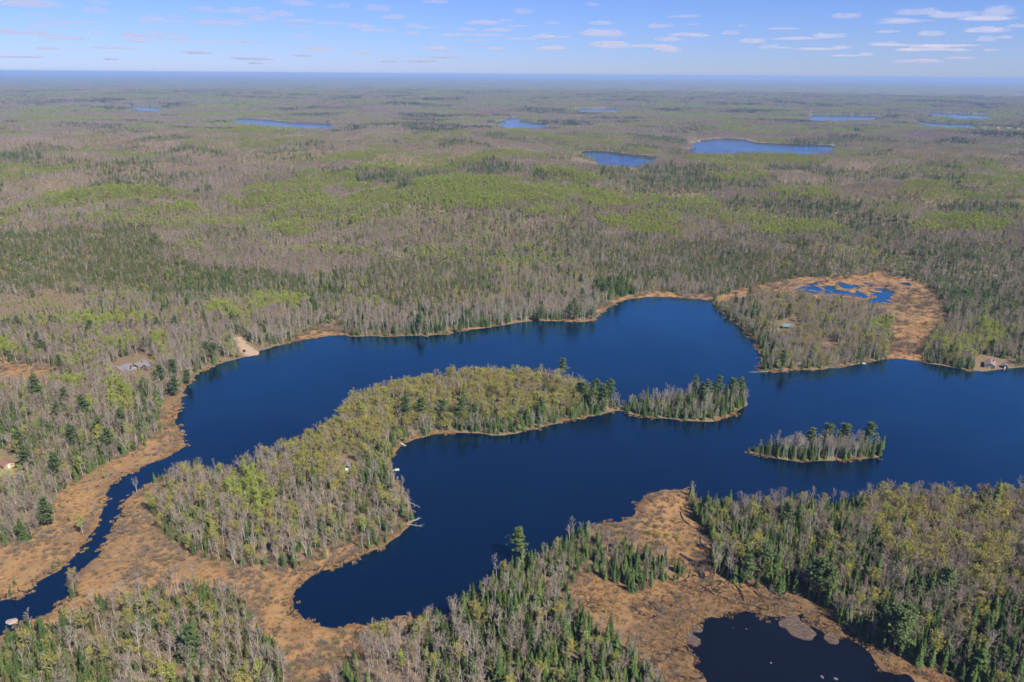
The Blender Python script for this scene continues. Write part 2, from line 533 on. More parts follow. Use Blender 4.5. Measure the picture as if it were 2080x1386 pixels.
def ground_material():
    b = NT_('ground_cover')
    pos = b.n('ShaderNodeNewGeometry').outputs['Position']
    f1 = b.noise(pos, .03, 5, .6)
    f2 = b.noise(pos, .35, 4, .65)
    floor = b.mix(f2, b.ramp(f1, [(.3, (.14, .095, .058)), (.5, (.19, .135, .085)), (.7, (.14, .115, .055))]),
                  b.ramp(f1, [(.3, (.23, .155, .095)), (.7, (.18, .15, .07))]))
    m1 = b.noise(pos, .045, 6, .62)
    m2 = b.noise(pos, .55, 4, .7)
    m3 = b.noise(pos, .016, 5, .6)
    marsh = b.mix(m2, b.ramp(m1, [(.28, (.12, .08, .05)), (.40, (.25, .14, .06)), (.50, (.34, .195, .078)), (.58, (.26, .137, .06)), (.66, (.16, .11, .062)), (.76, (.165, .145, .06))]),
                  b.ramp(m1, [(.3, (.205, .13, .07)), (.45, (.355, .215, .092)), (.55, (.28, .16, .077)), (.7, (.21, .155, .078))]))
    marsh = b.mix(b.ramp(m3, [(.48, (0, 0, 0)), (.62, (.6, .6, .6))]), marsh, b.ramp(m2, [(.35, (.115, .095, .055)), (.65, (.21, .155, .10))]))
    # peat shows between the sedge cushions of the bog
    vor = b.n('ShaderNodeTexVoronoi', feature='DISTANCE_TO_EDGE')
    vor.inputs['Scale'].default_value = .16
    wv = b.n('ShaderNodeVectorMath', operation='ADD')
    nz = b.n('ShaderNodeTexNoise')
    nz.inputs['Scale'].default_value = .12
    nz.inputs['Detail'].default_value = 4
    b.l(pos, nz.inputs['Vector'])
    sc = b.n('ShaderNodeVectorMath', operation='SCALE')
    sc.inputs['Scale'].default_value = 14
    b.l(nz.outputs['Color'], sc.inputs[0])
    b.l(pos, wv.inputs[0])
    b.l(sc.outputs[0], wv.inputs[1])
    b.l(wv.outputs[0], vor.inputs['Vector'])
    gap = b.n('ShaderNodeMapRange')
    b.l(vor.outputs['Distance'], gap.inputs[0])
    gap.inputs[1].default_value = .04
    gap.inputs[2].default_value = .10
    gap.inputs[3].default_value = 1
    gap.inputs[4].default_value = 0
    patch = b.noise(pos, .035, 2)
    gp = b.n('ShaderNodeMath', operation='MULTIPLY')
    b.l(gap.outputs[0], gp.inputs[0])
    b.l(b.ramp(patch, [(.46, (0, 0, 0)), (.54, (1, 1, 1))]), gp.inputs[1])
    gp2 = b.n('ShaderNodeMath', operation='MULTIPLY')
    b.l(gp.outputs[0], gp2.inputs[0])
    bg = b.n('ShaderNodeMath', operation='MULTIPLY', use_clamp=True)
    b.l(b.attr('bog'), bg.inputs[0])
    bg.inputs[1].default_value = 3.0
    b.l(bg.outputs[0], gp2.inputs[1])
    marsh = b.mix(gp2.outputs[0], b.mix(b.attr('bog'), marsh, b.mix(.45, marsh, (.05, .034, .024))), (.03, .024, .02))
    sand = b.ramp(f2, [(.3, (.33, .23, .14)), (.7, (.45, .33, .21))])
    lawn = b.ramp(f2, [(.3, (.20, .20, .06)), (.7, (.30, .27, .10))])
    # far woods
    c1 = b.noise(pos, .00055, 6, .62)
    c2 = b.noise(pos, .0021, 5, .6)
    c3 = b.noise(pos, .02, 3, .6)
    canopy = b.ramp(c1, [(.30, (.055, .065, .05)), (.40, (.13, .11, .085)), (.48, (.19, .155, .12)), (.56, (.16, .17, .075)), (.66, (.20, .165, .13)), (.75, (.07, .08, .055))])
    canopy = b.mix(b.ramp(c2, [(.40, (0, 0, 0)), (.55, (1, 1, 1))]), canopy, b.ramp(c1, [(.35, (.20, .165, .125)), (.5, (.15, .165, .065)), (.65, (.15, .12, .10))]))
    canopy = b.mix(b.ramp(b.noise(pos, .0035, 4, .6), [(.58, (0, 0, 0)), (.64, (1, 1, 1))]), canopy, (.045, .055, .04))
    canopy = b.mix(b.ramp(c3, [(.35, (0, 0, 0)), (.65, (.35, .35, .35))]), canopy, (.13, .115, .085))
    c = floor
    c = b.mix(b.attr('far'), c, canopy)
    c = b.mix(b.attr('marsh'), c, marsh)
    c = b.mix(b.attr('sand'), c, sand)
    c = b.mix(b.attr('lawn'), c, lawn)
    c = b.mix(b.attr('bed'), c, (.035, .028, .018))
    bump = b.n('ShaderNodeBump')
    bump.inputs['Strength'].default_value = .5
    bump.inputs['Distance'].default_value = .5
    b.l(f2, bump.inputs['Height'])
    b.principled(c, .95, .1, bump.outputs[0])
    return b.m


def water_material(name, base, sheen, ior, gain=1.0):
    b = NT_(name)
    pos = b.n('ShaderNodeNewGeometry').outputs['Position']
    mp = b.n('ShaderNodeMapping')
    mp.inputs['Rotation'].default_value = (0, 0, R(25))
    mp.inputs['Scale'].default_value = (1, 1.8, 1)
    b.l(pos, mp.inputs['Vector'])
    n1 = b.noise(mp.outputs[0], .55, 3, .6)
    n2 = b.noise(mp.outputs[0], .05, 3, .5)
    ad = b.n('ShaderNodeMath', operation='ADD')
    b.l(n1, ad.inputs[0])
    b.l(n2, ad.inputs[1])
    bump = b.n('ShaderNodeBump')
    bump.inputs['Strength'].default_value = .2
    bump.inputs['Distance'].default_value = .35
    b.l(ad.outputs[0], bump.inputs['Height'])
    d = b.n('ShaderNodeBsdfDiffuse')
    d.inputs['Color'].default_value = (*base, 1)
    g = b.n('ShaderNodeBsdfGlossy')
    g.inputs['Color'].default_value = (*sheen, 1)
    wind = b.noise(pos, .012, 3, .6, .6)
    mr = b.n('ShaderNodeMapRange')
    b.l(wind, mr.inputs[0])
    mr.inputs[1].default_value = .35
    mr.inputs[2].default_value = .65
    mr.inputs[3].default_value = .03
    mr.inputs[4].default_value = .16
    b.l(mr.outputs[0], g.inputs['Roughness'])
    ms = b.n('ShaderNodeMapRange')
    b.l(wind, ms.inputs[0])
    ms.inputs[1].default_value = .35
    ms.inputs[2].default_value = .65
    ms.inputs[3].default_value = .10
    ms.inputs[4].default_value = .45
    b.l(ms.outputs[0], bump.inputs['Strength'])
    b.l(bump.outputs[0], g.inputs['Normal'])
    fr = b.n('ShaderNodeFresnel')
    fr.inputs['IOR'].default_value = ior
    b.l(bump.outputs[0], fr.inputs['Normal'])
    mx = b.n('ShaderNodeMixShader')
    fm = b.n('ShaderNodeMath', operation='MULTIPLY', use_clamp=True)
    b.l(fr.outputs[0], fm.inputs[0])
    fm.inputs[1].default_value = gain
    b.l(fm.outputs[0], mx.inputs[0])
    b.l(d.outputs[0], mx.inputs[1])
    b.l(g.outputs[0], mx.inputs[2])
    b.l(mx.outputs[0], b.out.inputs['Surface'])
    return b.m


M['ground'] = ground_material()
M['water'] = water_material('lake_water', (.001, .006, .019), (.40, .92, 1.0), 1.36, 2.2)      # clear blue lake
M['far_water'] = water_material('distant_water', (.002, .006, .014), (.82, .92, 1.0), 1.33)
M['peat_water'] = water_material('peat_water', (.004, .006, .011), (.8, .9, 1.0), 1.33)        # tannin-dark pond


# ------------------------------------------------------------------ object helpers
def mesh_from(name, verts, faces, mats, mat_idx=None, smooth_=False):
    me = bpy.data.meshes.new(name)
    verts = np.asarray(verts, np.float32).reshape(-1, 3)
    if isinstance(faces, np.ndarray) and faces.ndim == 2:
        k = faces.shape[1]
        me.vertices.add(len(verts))
        me.vertices.foreach_set('co', verts.ravel())
        me.loops.add(faces.size)
        me.loops.foreach_set('vertex_index', faces.astype(np.int32).ravel())
        me.polygons.add(len(faces))
        me.polygons.foreach_set('loop_start', np.arange(0, faces.size, k, dtype=np.int32))
        me.polygons.foreach_set('loop_total', np.full(len(faces), k, np.int32))
    else:
        me.from_pydata([tuple(v) for v in verts], [], [tuple(int(i) for i in f) for f in faces])
    for m in mats:
        me.materials.append(m)
    if mat_idx is not None:
        me.polygons.foreach_set('material_index', np.asarray(mat_idx, np.int32))
    me.polygons.foreach_set('use_smooth', np.full(len(me.polygons), smooth_, bool))
    me.update(calc_edges=True)
    return me


def link(name, data, parent=None, loc=None, rot=None, scale=None):
    o = bpy.data.objects.new(name, data)
    COL.objects.link(o)
    if parent is not None:
        o.parent = parent
    if loc is not None:
        o.location = loc
    if rot is not None:
        o.rotation_euler = rot
    if scale is not None:
        o.scale = scale
    return o


def tag(o, label=None, cat=None, group=None, kind=None):
    if label: o['label'] = label
    if cat: o['category'] = cat
    if group: o['group'] = group
    if kind: o['kind'] = kind
    return o


# ground sheet object
idx = np.arange(NR * NT).reshape(NR, NT)
quads = np.stack([idx[:-1, :-1], idx[:-1, 1:], idx[1:, 1:], idx[1:, :-1]], -1).reshape(-1, 4)[:, ::-1]
gme = mesh_from('ground', np.stack([GX, GY, GZ], -1).reshape(-1, 3), quads, [M['ground']], smooth_=True)


def inany(polys, x, y):
    r = np.zeros(x.shape, bool)
    for p in polys:
        r |= inpoly(x, y, p)
    return r


def put_attr(me, name, v):
    a = me.attributes.new(name, 'FLOAT', 'POINT')
    a.data.foreach_set('value', np.asarray(v, np.float32).ravel())


marsh_w = np.maximum(smooth(8, 0, mar), smooth(4.2, 2, wat) * (RR < 2600) * smooth(.42, .56, fbm(GX / 16, GY / 16, 3, 301)))
bog_poly = W([(1150, 1150), (1400, 1090), (1460, 1150), (1620, 1200), (2000, 1390), (2100, 1500), (1340, 1500), (1200, 1300)])
put_attr(gme, 'marsh', marsh_w)
pond_d = segdist(GX[RR < 520], GY[RR < 520], pond_p)
wet = np.zeros(GX.shape)
wet[RR < 520] = smooth(34, 12, pond_d + (fbm(GX[RR < 520] / 14, GY[RR < 520] / 14, 3, 311) - .5) * 30)
put_attr(gme, 'bog', np.minimum(1, np.maximum(np.maximum(inpoly(GX, GY, bog_poly) * .45, wet), .6 * smooth(7, 2, np.abs(wat)) * (RR < 700))))
put_attr(gme, 'sand', inany(sand_p, GX, GY) * 1.0 + smooth(14, 4, wat) * (RR > 2600) * (fbm(GX / 150, GY / 150, 2, 77) > .52))
put_attr(gme, 'lawn', inany(lawn_p, GX, GY) * 1.0)
put_attr(gme, 'bed', smooth(0.2, -1.2, wat))
put_attr(gme, 'far', np.maximum(can, smooth(2600, 5000, RR)))
ground = tag(link('ground', gme), kind='structure')


# ------------------------------------------------------------------ water sheets
def expand(poly, d):
    p = np.asarray(poly)
    area = 0.5 * np.sum(p[:, 0] * np.roll(p[:, 1], -1) - np.roll(p[:, 0], -1) * p[:, 1])
    s = 1.0 if area > 0 else -1.0
    e = np.roll(p, -1, 0) - p
    nrm = np.stack([e[:, 1], -e[:, 0]], -1) * s
    nrm /= np.linalg.norm(nrm, axis=1, keepdims=True) + 1e-9
    nn = nrm + np.roll(nrm, 1, 0)
    nn /= np.maximum(np.linalg.norm(nn, axis=1, keepdims=True), .3)
    return p + nn * d


def water(name, poly, d, z=0.0, mat='water'):
    q = expand(poly, d)
    v = [(x, y, z) for x, y in q]
    tris = tessellate_polygon([[Vector(p) for p in v]])
    me = mesh_from(name, v, [tuple(t) for t in tris], [M[mat]])
    up = [p for p in me.polygons if p.normal.z < 0]
    if up:
        me.flip_normals() if len(up) > len(me.polygons) / 2 else None
    return tag(link(name, me), kind='structure')


water('lake_water', lake_p, 5)
water('pond_water', pond_p, 6, 0.0, 'peat_water')
for k, p in enumerate(pools_p):
    water('bog_pool_water', p, 4, -.004 * (k + 1))
for k, p in enumerate(far_p):
    water('distant_lake_water', p, 40, -.004 * (k + 8), 'far_water')



# ------------------------------------------------------------------ tree builders
class Tri:
    """collects triangles"""
    def __init__(self):
        self.v = []; self.f = []; self.n = 0

    def add(self, v, f):
        v = np.asarray(v, float).reshape(-1, 3)
        self.v.append(v)
        self.f.append(np.asarray(f, int).reshape(-1, 3) + self.n)
        self.n += len(v)

    def tube(self, pts, radii, k=5):
        pts = np.asarray(pts, float)
        m = len(pts)
        ring = []
        for i in range(m):
            d = pts[min(i + 1, m - 1)] - pts[max(i - 1, 0)]
            d = d / (np.linalg.norm(d) + 1e-9)
            a = np.cross(d, (0.3, 0.9, 0.2)); a /= np.linalg.norm(a) + 1e-9
            b = np.cross(d, a)
            ang = np.arange(k) * 2 * math.pi / k
            ring.append(pts[i] + radii[i] * (np.cos(ang)[:, None] * a + np.sin(ang)[:, None] * b))
        v = np.concatenate(ring)
        f = []
        for i in range(m - 1):
            for j in range(k):
                a0 = i * k + j; a1 = i * k + (j + 1) % k
                f += [(a0, a1, a0 + k), (a1, a1 + k, a0 + k)]
        self.add(v, f)

    def slivers(self, P, D, w, g):
        n = len(P)
        s = np.cross(D, g.normal(size=(n, 3)))
        s /= np.linalg.norm(s, axis=1, keepdims=True) + 1e-9
        v = np.stack([P - s * w / 2, P + s * w / 2, P + D], 1).reshape(-1, 3)
        self.add(v, np.arange(3 * n).reshape(-1, 3))

    def leaves(self, C, size, g, flat=0.0):
        n = len(C)
        a = g.normal(size=(n, 3)); b = g.normal(size=(n, 3))
        a[:, 2] *= 1 - flat; b[:, 2] *= 1 - flat
        a /= np.linalg.norm(a, axis=1, keepdims=True) + 1e-9
        b -= a * np.sum(a * b, 1, keepdims=True)
        b /= np.linalg.norm(b, axis=1, keepdims=True) + 1e-9
        s = np.asarray(size).reshape(-1, 1) * g.uniform(.7, 1.3, (n, 1))
        v = np.stack([C + a * s * .6, C - a * s * .35 + b * s * .5, C - a * s * .35 - b * s * .5], 1).reshape(-1, 3)
        self.add(v, np.arange(3 * n).reshape(-1, 3))

    def data(self):
        if not self.v:
            return np.zeros((0, 3)), np.zeros((0, 3), int)
        return np.concatenate(self.v), np.concatenate(self.f)


def spine(g, h, bend):
    k = 6
    t = np.linspace(0, 1, k)
    a = g.uniform(0, 2 * math.pi)
    off = np.stack([np.cos(a) * t ** 1.5, np.sin(a) * t ** 1.5], -1) * bend * h + g.normal(0, .012 * h, (k, 2)) * t[:, None]
    return np.column_stack([off, t * h])


def at_spine(sp, t):
    f = t * (len(sp) - 1)
    i = min(int(f), len(sp) - 2)
    return sp[i] + (sp[i + 1] - sp[i]) * (f - i)


def broadleaf(seed, h=17, spread=3.2, first=.4, limbs=11, twigs=260, tw=.11, up=.8, r0=.2, leaves=0, leaf=.45, bend=.05, stems=1, lod=0):
    """bare or budding hardwood: trunk with limbs, crown of twigs and young leaves"""
    g = np.random.default_rng(seed)
    T, C = Tri(), Tri()
    P, D = [], []
    for s in range(stems):
        sp = spine(g, h * g.uniform(.85, 1), bend * (1 if stems == 1 else 2.5))
        n = len(sp)
        T.tube(sp, r0 * (1 - .8 * np.linspace(0, 1, n) ** 1.1), 5 if lod == 0 else 3)
        hh = sp[-1][2]
        for i in range(limbs):
            t = first + (1 - first) * (i + g.uniform(0, 1)) / limbs * .95
            b = at_spine(sp, t)
            az = g.uniform(0, 2 * math.pi) + i * 2.4
            ln = spread * (.45 + .75 * math.sin(math.pi * min(1, (t - first) / (1 - first) * .75 + .28))) * g.uniform(.7, 1.15)
            d = np.array([math.cos(az), math.sin(az), up * g.uniform(.7, 1.5)])
            d = d / np.linalg.norm(d) * ln * 1.25
            mid = b + d * .5 + np.array([0, 0, -.03 * ln])
            tip = b + d + np.array([0, 0, .12 * ln])
            T.tube([b, mid, tip], [r0 * .42 * (1.2 - t), r0 * .30 * (1.2 - t), .02], 3)
            m = max(3, twigs // (limbs * stems))
            q = g.uniform(.15, 1, m)[:, None]
            base = b + (mid - b) * np.minimum(q * 2, 1) + (tip - mid) * np.maximum(q * 2 - 1, 0)
            dd = d / ln * .5 + g.normal(0, .75, (m, 3)) + np.array([0, 0, .35])
            dd /= np.linalg.norm(dd, axis=1, keepdims=True)
            P.append(base)
            D.append(dd * g.uniform(.6, 1.7, (m, 1)) * (spread / 3.2) ** .5)
        m = 10
        P.append(np.repeat(sp[-1:], m, 0)); D.append(g.normal(0, .6, (m, 3)) + np.array([0, 0, .9]))
    P = np.concatenate(P); D = np.concatenate(D)
    C.slivers(P, D, tw, g)
    if leaves:
        k = g.integers(0, len(P), leaves)
        q = P[k] + D[k] * g.uniform(.3, 1.15, (leaves, 1)) + g.normal(0, .22, (leaves, 3))
        C2 = Tri()
        C2.leaves(q, leaf, g, .2)
        return T.data(), C.data(), C2.data()
    return T.data(), C.data(), None


def conifer(seed, h=14, r=2.2, tiers=15, per=9, lod=0, droop=.35, base=.08):
    """spruce or fir: whorls of drooping boughs"""
    g = np.random.default_rng(seed)
    T, C = Tri(), Tri()
    T.tube([(0, 0, 0), (0, 0, h * .5), (0, 0, h * .97)], [.2, .12, .02], 4)
    v, f = [], []
    for i in range(tiers):
        u = i / (tiers - 1)
        z = h * (base + (1 - base) * u ** .93)
        rr = r * (1 - u) ** .82 * g.uniform(.78, 1.15) + .12
        for k in range(per):
            az = g.uniform(0, 2 * math.pi)
            L = rr * g.uniform(.65, 1.2)
            c, s = math.cos(az), math.sin(az)
            wdt = L * g.uniform(.26, .42) + .08
            zz = z + g.normal(0, .25)
            dr = -droop * L * g.uniform(.6, 1.5)
            b = len(v)
            v += [(0, 0, zz + .2), (c * L * .6 - s * wdt, s * L * .6 + c * wdt, zz + dr * .55 - .1), (c * L, s * L, zz + dr),
                  (c * L * .6 + s * wdt, s * L * .6 - c * wdt, zz + dr * .55 - .1), (c * L * .62, s * L * .62, zz + dr * .35 + .12)]
            f += [(b, b + 1, b + 4), (b + 1, b + 2, b + 4), (b + 2, b + 3, b + 4), (b + 3, b, b + 4)]
    v += [(-.1, 0, h * .94), (.1, .05, h * .94), (0, 0, h * 1.03)]
    f += [(len(v) - 3, len(v) - 2, len(v) - 1)]
    C.add(v, f)
    return T.data(), C.data(), None


def pine(seed, h=20, r=3.8, lod=0, first=.35, dens=1.0):
    """white pine: tall stem with layered plates of needles"""
    g = np.random.default_rng(seed)
    T, C = Tri(), Tri()
    sp = spine(g, h, .02)
    T.tube(sp, .32 * (1 - .85 * np.linspace(0, 1, len(sp))), 5)
    nl = 24
    for i in range(nl):
        t = first + (1 - first) * (i / (nl - 1)) ** .9 * .97
        b = at_spine(sp, t)
        az = i * 2.4 + g.uniform(-.6, .6)
        u = (t - first) / (1 - first)
        ln = r * (1 - u * .8) ** .75 * g.uniform(.6, 1.2) * (.55 + .45 * min(1, u * 4))
        d = np.array([math.cos(az), math.sin(az), .18 + .35 * u]) * ln
        T.tube([b, b + d * .55, b + d], [.09, .06, .02], 3)
        m = int(48 * dens)
        q = g.uniform(.3, 1.05, (m, 1))
        c = b + d * q + g.normal(0, 1, (m, 3)) * np.array([.24 * ln + .15, .24 * ln + .15, .16])
        C.leaves(c, .78, g, .5)
    c = sp[-1] + g.normal(0, 1, (int(26 * dens), 3)) * np.array([.45, .45, .5])
    C.leaves(c, .55, g, .3)
    return T.data(), C.data(), None


def cedar(seed, h=11, r=1.7, n=300, leaf=.55):
    """cedar or young tamarack: soft narrow cone"""
    g = np.random.default_rng(seed)
    T, C = Tri(), Tri()
    T.tube([(0, 0, 0), (0, 0, h * .9)], [.15, .03], 4)
    u = g.uniform(.04, 1, n) ** 1.15
    rr = r * (1 - u) ** .7 * g.uniform(.35, 1.08, n) * (1 + .25 * np.sin(u * 40 + g.uniform(0, 6)))
    az = g.uniform(0, 2 * math.pi, n)
    c = np.column_stack([rr * np.cos(az), rr * np.sin(az), u * h + .1])
    C.leaves(c, leaf, g, -.3)
    C.leaves(np.column_stack([g.normal(0, .1, 8), g.normal(0, .1, 8), np.linspace(h * .92, h * 1.02, 8)]), leaf * .5, g)
    return T.data(), C.data(), None


def snag(seed, h=13):
    """dead standing stem with stubs"""
    g = np.random.default_rng(seed)
    T = Tri()
    sp = spine(g, h, .06)
    T.tube(sp, .17 * (1 - .75 * np.linspace(0, 1, len(sp))), 5)
    for i in range(9):
        b = at_spine(sp, g.uniform(.3, .97))
        az = g.uniform(0, 6.28)
        d = np.array([math.cos(az), math.sin(az), g.uniform(-.1, .7)]) * g.uniform(.6, 1.8)
        T.tube([b, b + d], [.05, .015], 3)
    return T.data(), (np.zeros((0, 3)), np.zeros((0, 3), int)), None


def bush(seed, h=2.2, r=1.5, n=110, w=.11, leaf=0):
    g = np.random.default_rng(seed)
    C = Tri()
    P = g.normal(0, .35 * r, (n, 3)) * np.array([1, 1, 0]) + np.array([0, 0, 0])
    P[:, 2] = g.uniform(0, .5, n) * h
    D = np.column_stack([P[:, 0] * .7 + g.normal(0, .4, n), P[:, 1] * .7 + g.normal(0, .4, n), g.uniform(.25, .6, n) * h])
    C.slivers(P, D, w, g)
    if leaf:
        C.leaves(P + D * g.uniform(.4, 1, (n, 1)), leaf, g)
    return C.data()


def tussock(seed, h=.85, r=1.2, n=46):
    g = np.random.default_rng(seed)
    C = Tri()
    a = g.uniform(0, 6.283, n); q = np.sqrt(g.uniform(0, 1, n)) * r * .75
    P = np.column_stack([q * np.cos(a), q * np.sin(a), np.full(n, -.1)])
    D = np.column_stack([np.cos(a) * g.uniform(.2, .7, n) * r * .7 + g.normal(0, .2, n), np.sin(a) * g.uniform(.2, .7, n) * r * .7 + g.normal(0, .2, n),
                         g.uniform(.5, 1.1, n) * h * (1 - .45 * (q / r))])
    C.slivers(P, D, .34, g)
    return C.data()


def clump(seed, kind):
    """knot of far trees, kind: bare, lime, dark, olive"""
    g = np.random.default_rng(seed)
    C, Tt = Tri(), Tri()
    k = 9
    for i in range(k):
        x, y = g.uniform(-14, 14, 2)
        h = g.uniform(12, 18)
        if kind == 'dark':
            h = g.uniform(11, 18)
            n = 16
            u = g.uniform(.1, 1, n)
            rr = 2.6 * (1 - u) ** .8 * g.uniform(.4, 1, n)
            az = g.uniform(0, 6.28, n)
            C.leaves(np.column_stack([x + rr * np.cos(az), y + rr * np.sin(az), u * h]), 2.0, g, -.2)
        else:
            n = 20
            d = g.normal(size=(n, 3))
            d /= np.linalg.norm(d, axis=1, keepdims=True)
            d *= g.uniform(.5, 1, (n, 1)) * np.array([3.6, 3.6, 4.2])
            C.leaves(d + np.array([x, y, h - 4.5]), 1.7 if kind == 'bare' else 2.0, g)
            Tt.tube([(x, y, 0), (x, y, h - 3)], [.3, .2], 3)
    return Tt.data(), C.data(), None


VAR = {}          # kind -> list of (trunk, crown, leaves, height)
KM = {'birch': ('bark_pale', 'twig_birch', None), 'maple': ('bark_grey', 'twig_maple', None), 'lime': ('bark_pale', 'twig_birch', 'leaf_lime'),
      'olive': ('bark_grey', 'twig_maple', 'leaf_olive'), 'spruce': ('bark_dark', 'leaf_spruce', None), 'pine': ('bark_dark', 'leaf_pine', None),
      'cedar': ('bark_grey', 'leaf_cedar', None), 'snag': ('bark_pale', 'twig_birch', None)}
for lod in (0, 1):
    z = lod
    VAR['birch', z] = [broadleaf(100 + i, h=17, spread=2.7, first=.42 - .1 * z, limbs=10 - 3 * z, twigs=380 if not z else 170, tw=.11 if not z else .2, up=1.15, r0=.145,
                                 bend=.07, stems=1 + (i % 3 == 2), lod=z) for i in range(6 - 2 * z)]
    VAR['maple', z] = [broadleaf(200 + i, h=15, spread=3.5, first=.3 - .06 * z, limbs=13 - 4 * z, twigs=460 if not z else 220, tw=.10 if not z else .24, up=.75, r0=.16,
                                 bend=.05, stems=1 + (i % 3 == 1), lod=z) for i in range(6 - 2 * z)]
    VAR['lime', z] = [broadleaf(300 + i, h=16, spread=2.9, first=.38, limbs=10 - 3 * z, twigs=150 if not z else 60, tw=.10 if not z else .2, up=1.0, r0=.17,
                                leaves=760 if not z else 320, leaf=.46 if not z else .9, lod=z) for i in range(4 - z)]
    VAR['olive', z] = [broadleaf(400 + i, h=14.5, spread=3.7, first=.3, limbs=13 - 4 * z, twigs=220 if not z else 80, tw=.10 if not z else .2, up=.75, r0=.16,
                                 leaves=900 if not z else 260, leaf=.44 if not z else .9, lod=z) for i in range(5 - z)]
    VAR['spruce', z] = [conifer(500 + i, h=13 + i % 2, r=[2.5, 2.1, 2.9, 2.3, 2.0][i], tiers=18 if not z else 9, per=12 if not z else 7) for i in range(5 - z)]
    VAR['pine', z] = [pine(600 + i, h=20, r=3.6 + .3 * (i % 3), first=.18 + .05 * i, dens=1 if not z else .45) for i in range(5 - z)]
    VAR['cedar', z] = [cedar(700 + i, h=10 + i, n=320 if not z else 110, leaf=.5 if not z else .9) for i in range(4 - z)]
    VAR['snag', z] = [snag(800 + i, 12 + i) for i in range(3)]


def joined(name, t, c, l, kind):
    mats = [M[m] for m in KM[kind] if m]
    vs, fs, mi, n = [], [], [], 0
    for k, part in enumerate((t, c, l)):
        if part is None or len(part[1]) == 0:
            continue
        vs.append(part[0]); fs.append(part[1] + n); n += len(part[0])
        mi.append(np.full(len(part[1]), min(k, len(mats) - 1)))
    return mesh_from(name, np.concatenate(vs), np.concatenate(fs), mats, np.concatenate(mi))


SRC = {}           # collections of shapes, never linked to the scene itself


def source(key, meshes):
    c = bpy.data.collections.new('shapes_' + key)
    for k, me in enumerate(meshes):
        o = bpy.data.objects.new('%s_shape_%02d' % (key, k), me)
        c.objects.link(o)
    SRC[key] = (c, len(meshes))


def scatter_group():
    ng = bpy.data.node_groups.new('scatter', 'GeometryNodeTree')
    ng.interface.new_socket('Geometry', in_out='INPUT', socket_type='NodeSocketGeometry')
    ng.interface.new_socket('Shapes', in_out='INPUT', socket_type='NodeSocketCollection')
    ng.interface.new_socket('Geometry', in_out='OUTPUT', socket_type='NodeSocketGeometry')
    gi = ng.nodes.new('NodeGroupInput'); go = ng.nodes.new('NodeGroupOutput')
    ci = ng.nodes.new('GeometryNodeCollectionInfo')
    ci.inputs['Separate Children'].default_value = True
    ci.inputs['Reset Children'].default_value = True
    ip = ng.nodes.new('GeometryNodeInstanceOnPoints')
    ip.inputs['Pick Instance'].default_value = True

    def na(n, t):
        o = ng.nodes.new('GeometryNodeInputNamedAttribute')
        o.data_type = t
        o.inputs['Name'].default_value = n
        return o.outputs['Attribute']
    ng.links.new(gi.outputs[0], ip.inputs['Points'])
    ng.links.new(gi.outputs[1], ci.inputs['Collection'])
    ng.links.new(ci.outputs[0], ip.inputs['Instance'])
    ng.links.new(na('pick', 'INT'), ip.inputs['Instance Index'])
    ng.links.new(na('turn', 'FLOAT_VECTOR'), ip.inputs['Rotation'])
    ng.links.new(na('size', 'FLOAT_VECTOR'), ip.inputs['Scale'])
    ng.links.new(ip.outputs[0], go.inputs[0])
    return ng


SCATTER = scatter_group()


def stuff(name, key, P, pick, turn, size, label, cat):
    if len(P) == 0:
        return
    me = bpy.data.meshes.new(name)
    me.vertices.add(len(P))
    me.vertices.foreach_set('co', np.asarray(P, np.float32).ravel())
    a = me.attributes.new('pick', 'INT', 'POINT'); a.data.foreach_set('value', np.asarray(pick, np.int32))
    a = me.attributes.new('turn', 'FLOAT_VECTOR', 'POINT'); a.data.foreach_set('vector', np.asarray(turn, np.float32).ravel())
    size = np.asarray(size, np.float32)
    if size.ndim == 1:
        size = np.repeat(size[:, None], 3, 1)
    a = me.attributes.new('size', 'FLOAT_VECTOR', 'POINT'); a.data.foreach_set('vector', size.ravel())
    o = link(name, me)
    md = o.modifiers.new('scatter', 'NODES')
    md.node_group = SCATTER
    sock = [s for s in SCATTER.interface.items_tree if s.in_out == 'INPUT' and s.socket_type == 'NodeSocketCollection'][0]
    md[sock.identifier] = SRC[key][0]
    tag(o, label, cat, kind='stuff')
    return o


# ------------------------------------------------------------------ where trees grow
KINDS = ['birch', 'maple', 'lime', 'olive', 'spruce', 'pine', 'cedar', 'snag']


def poly_px(pts):
    return np.array(pts, float)


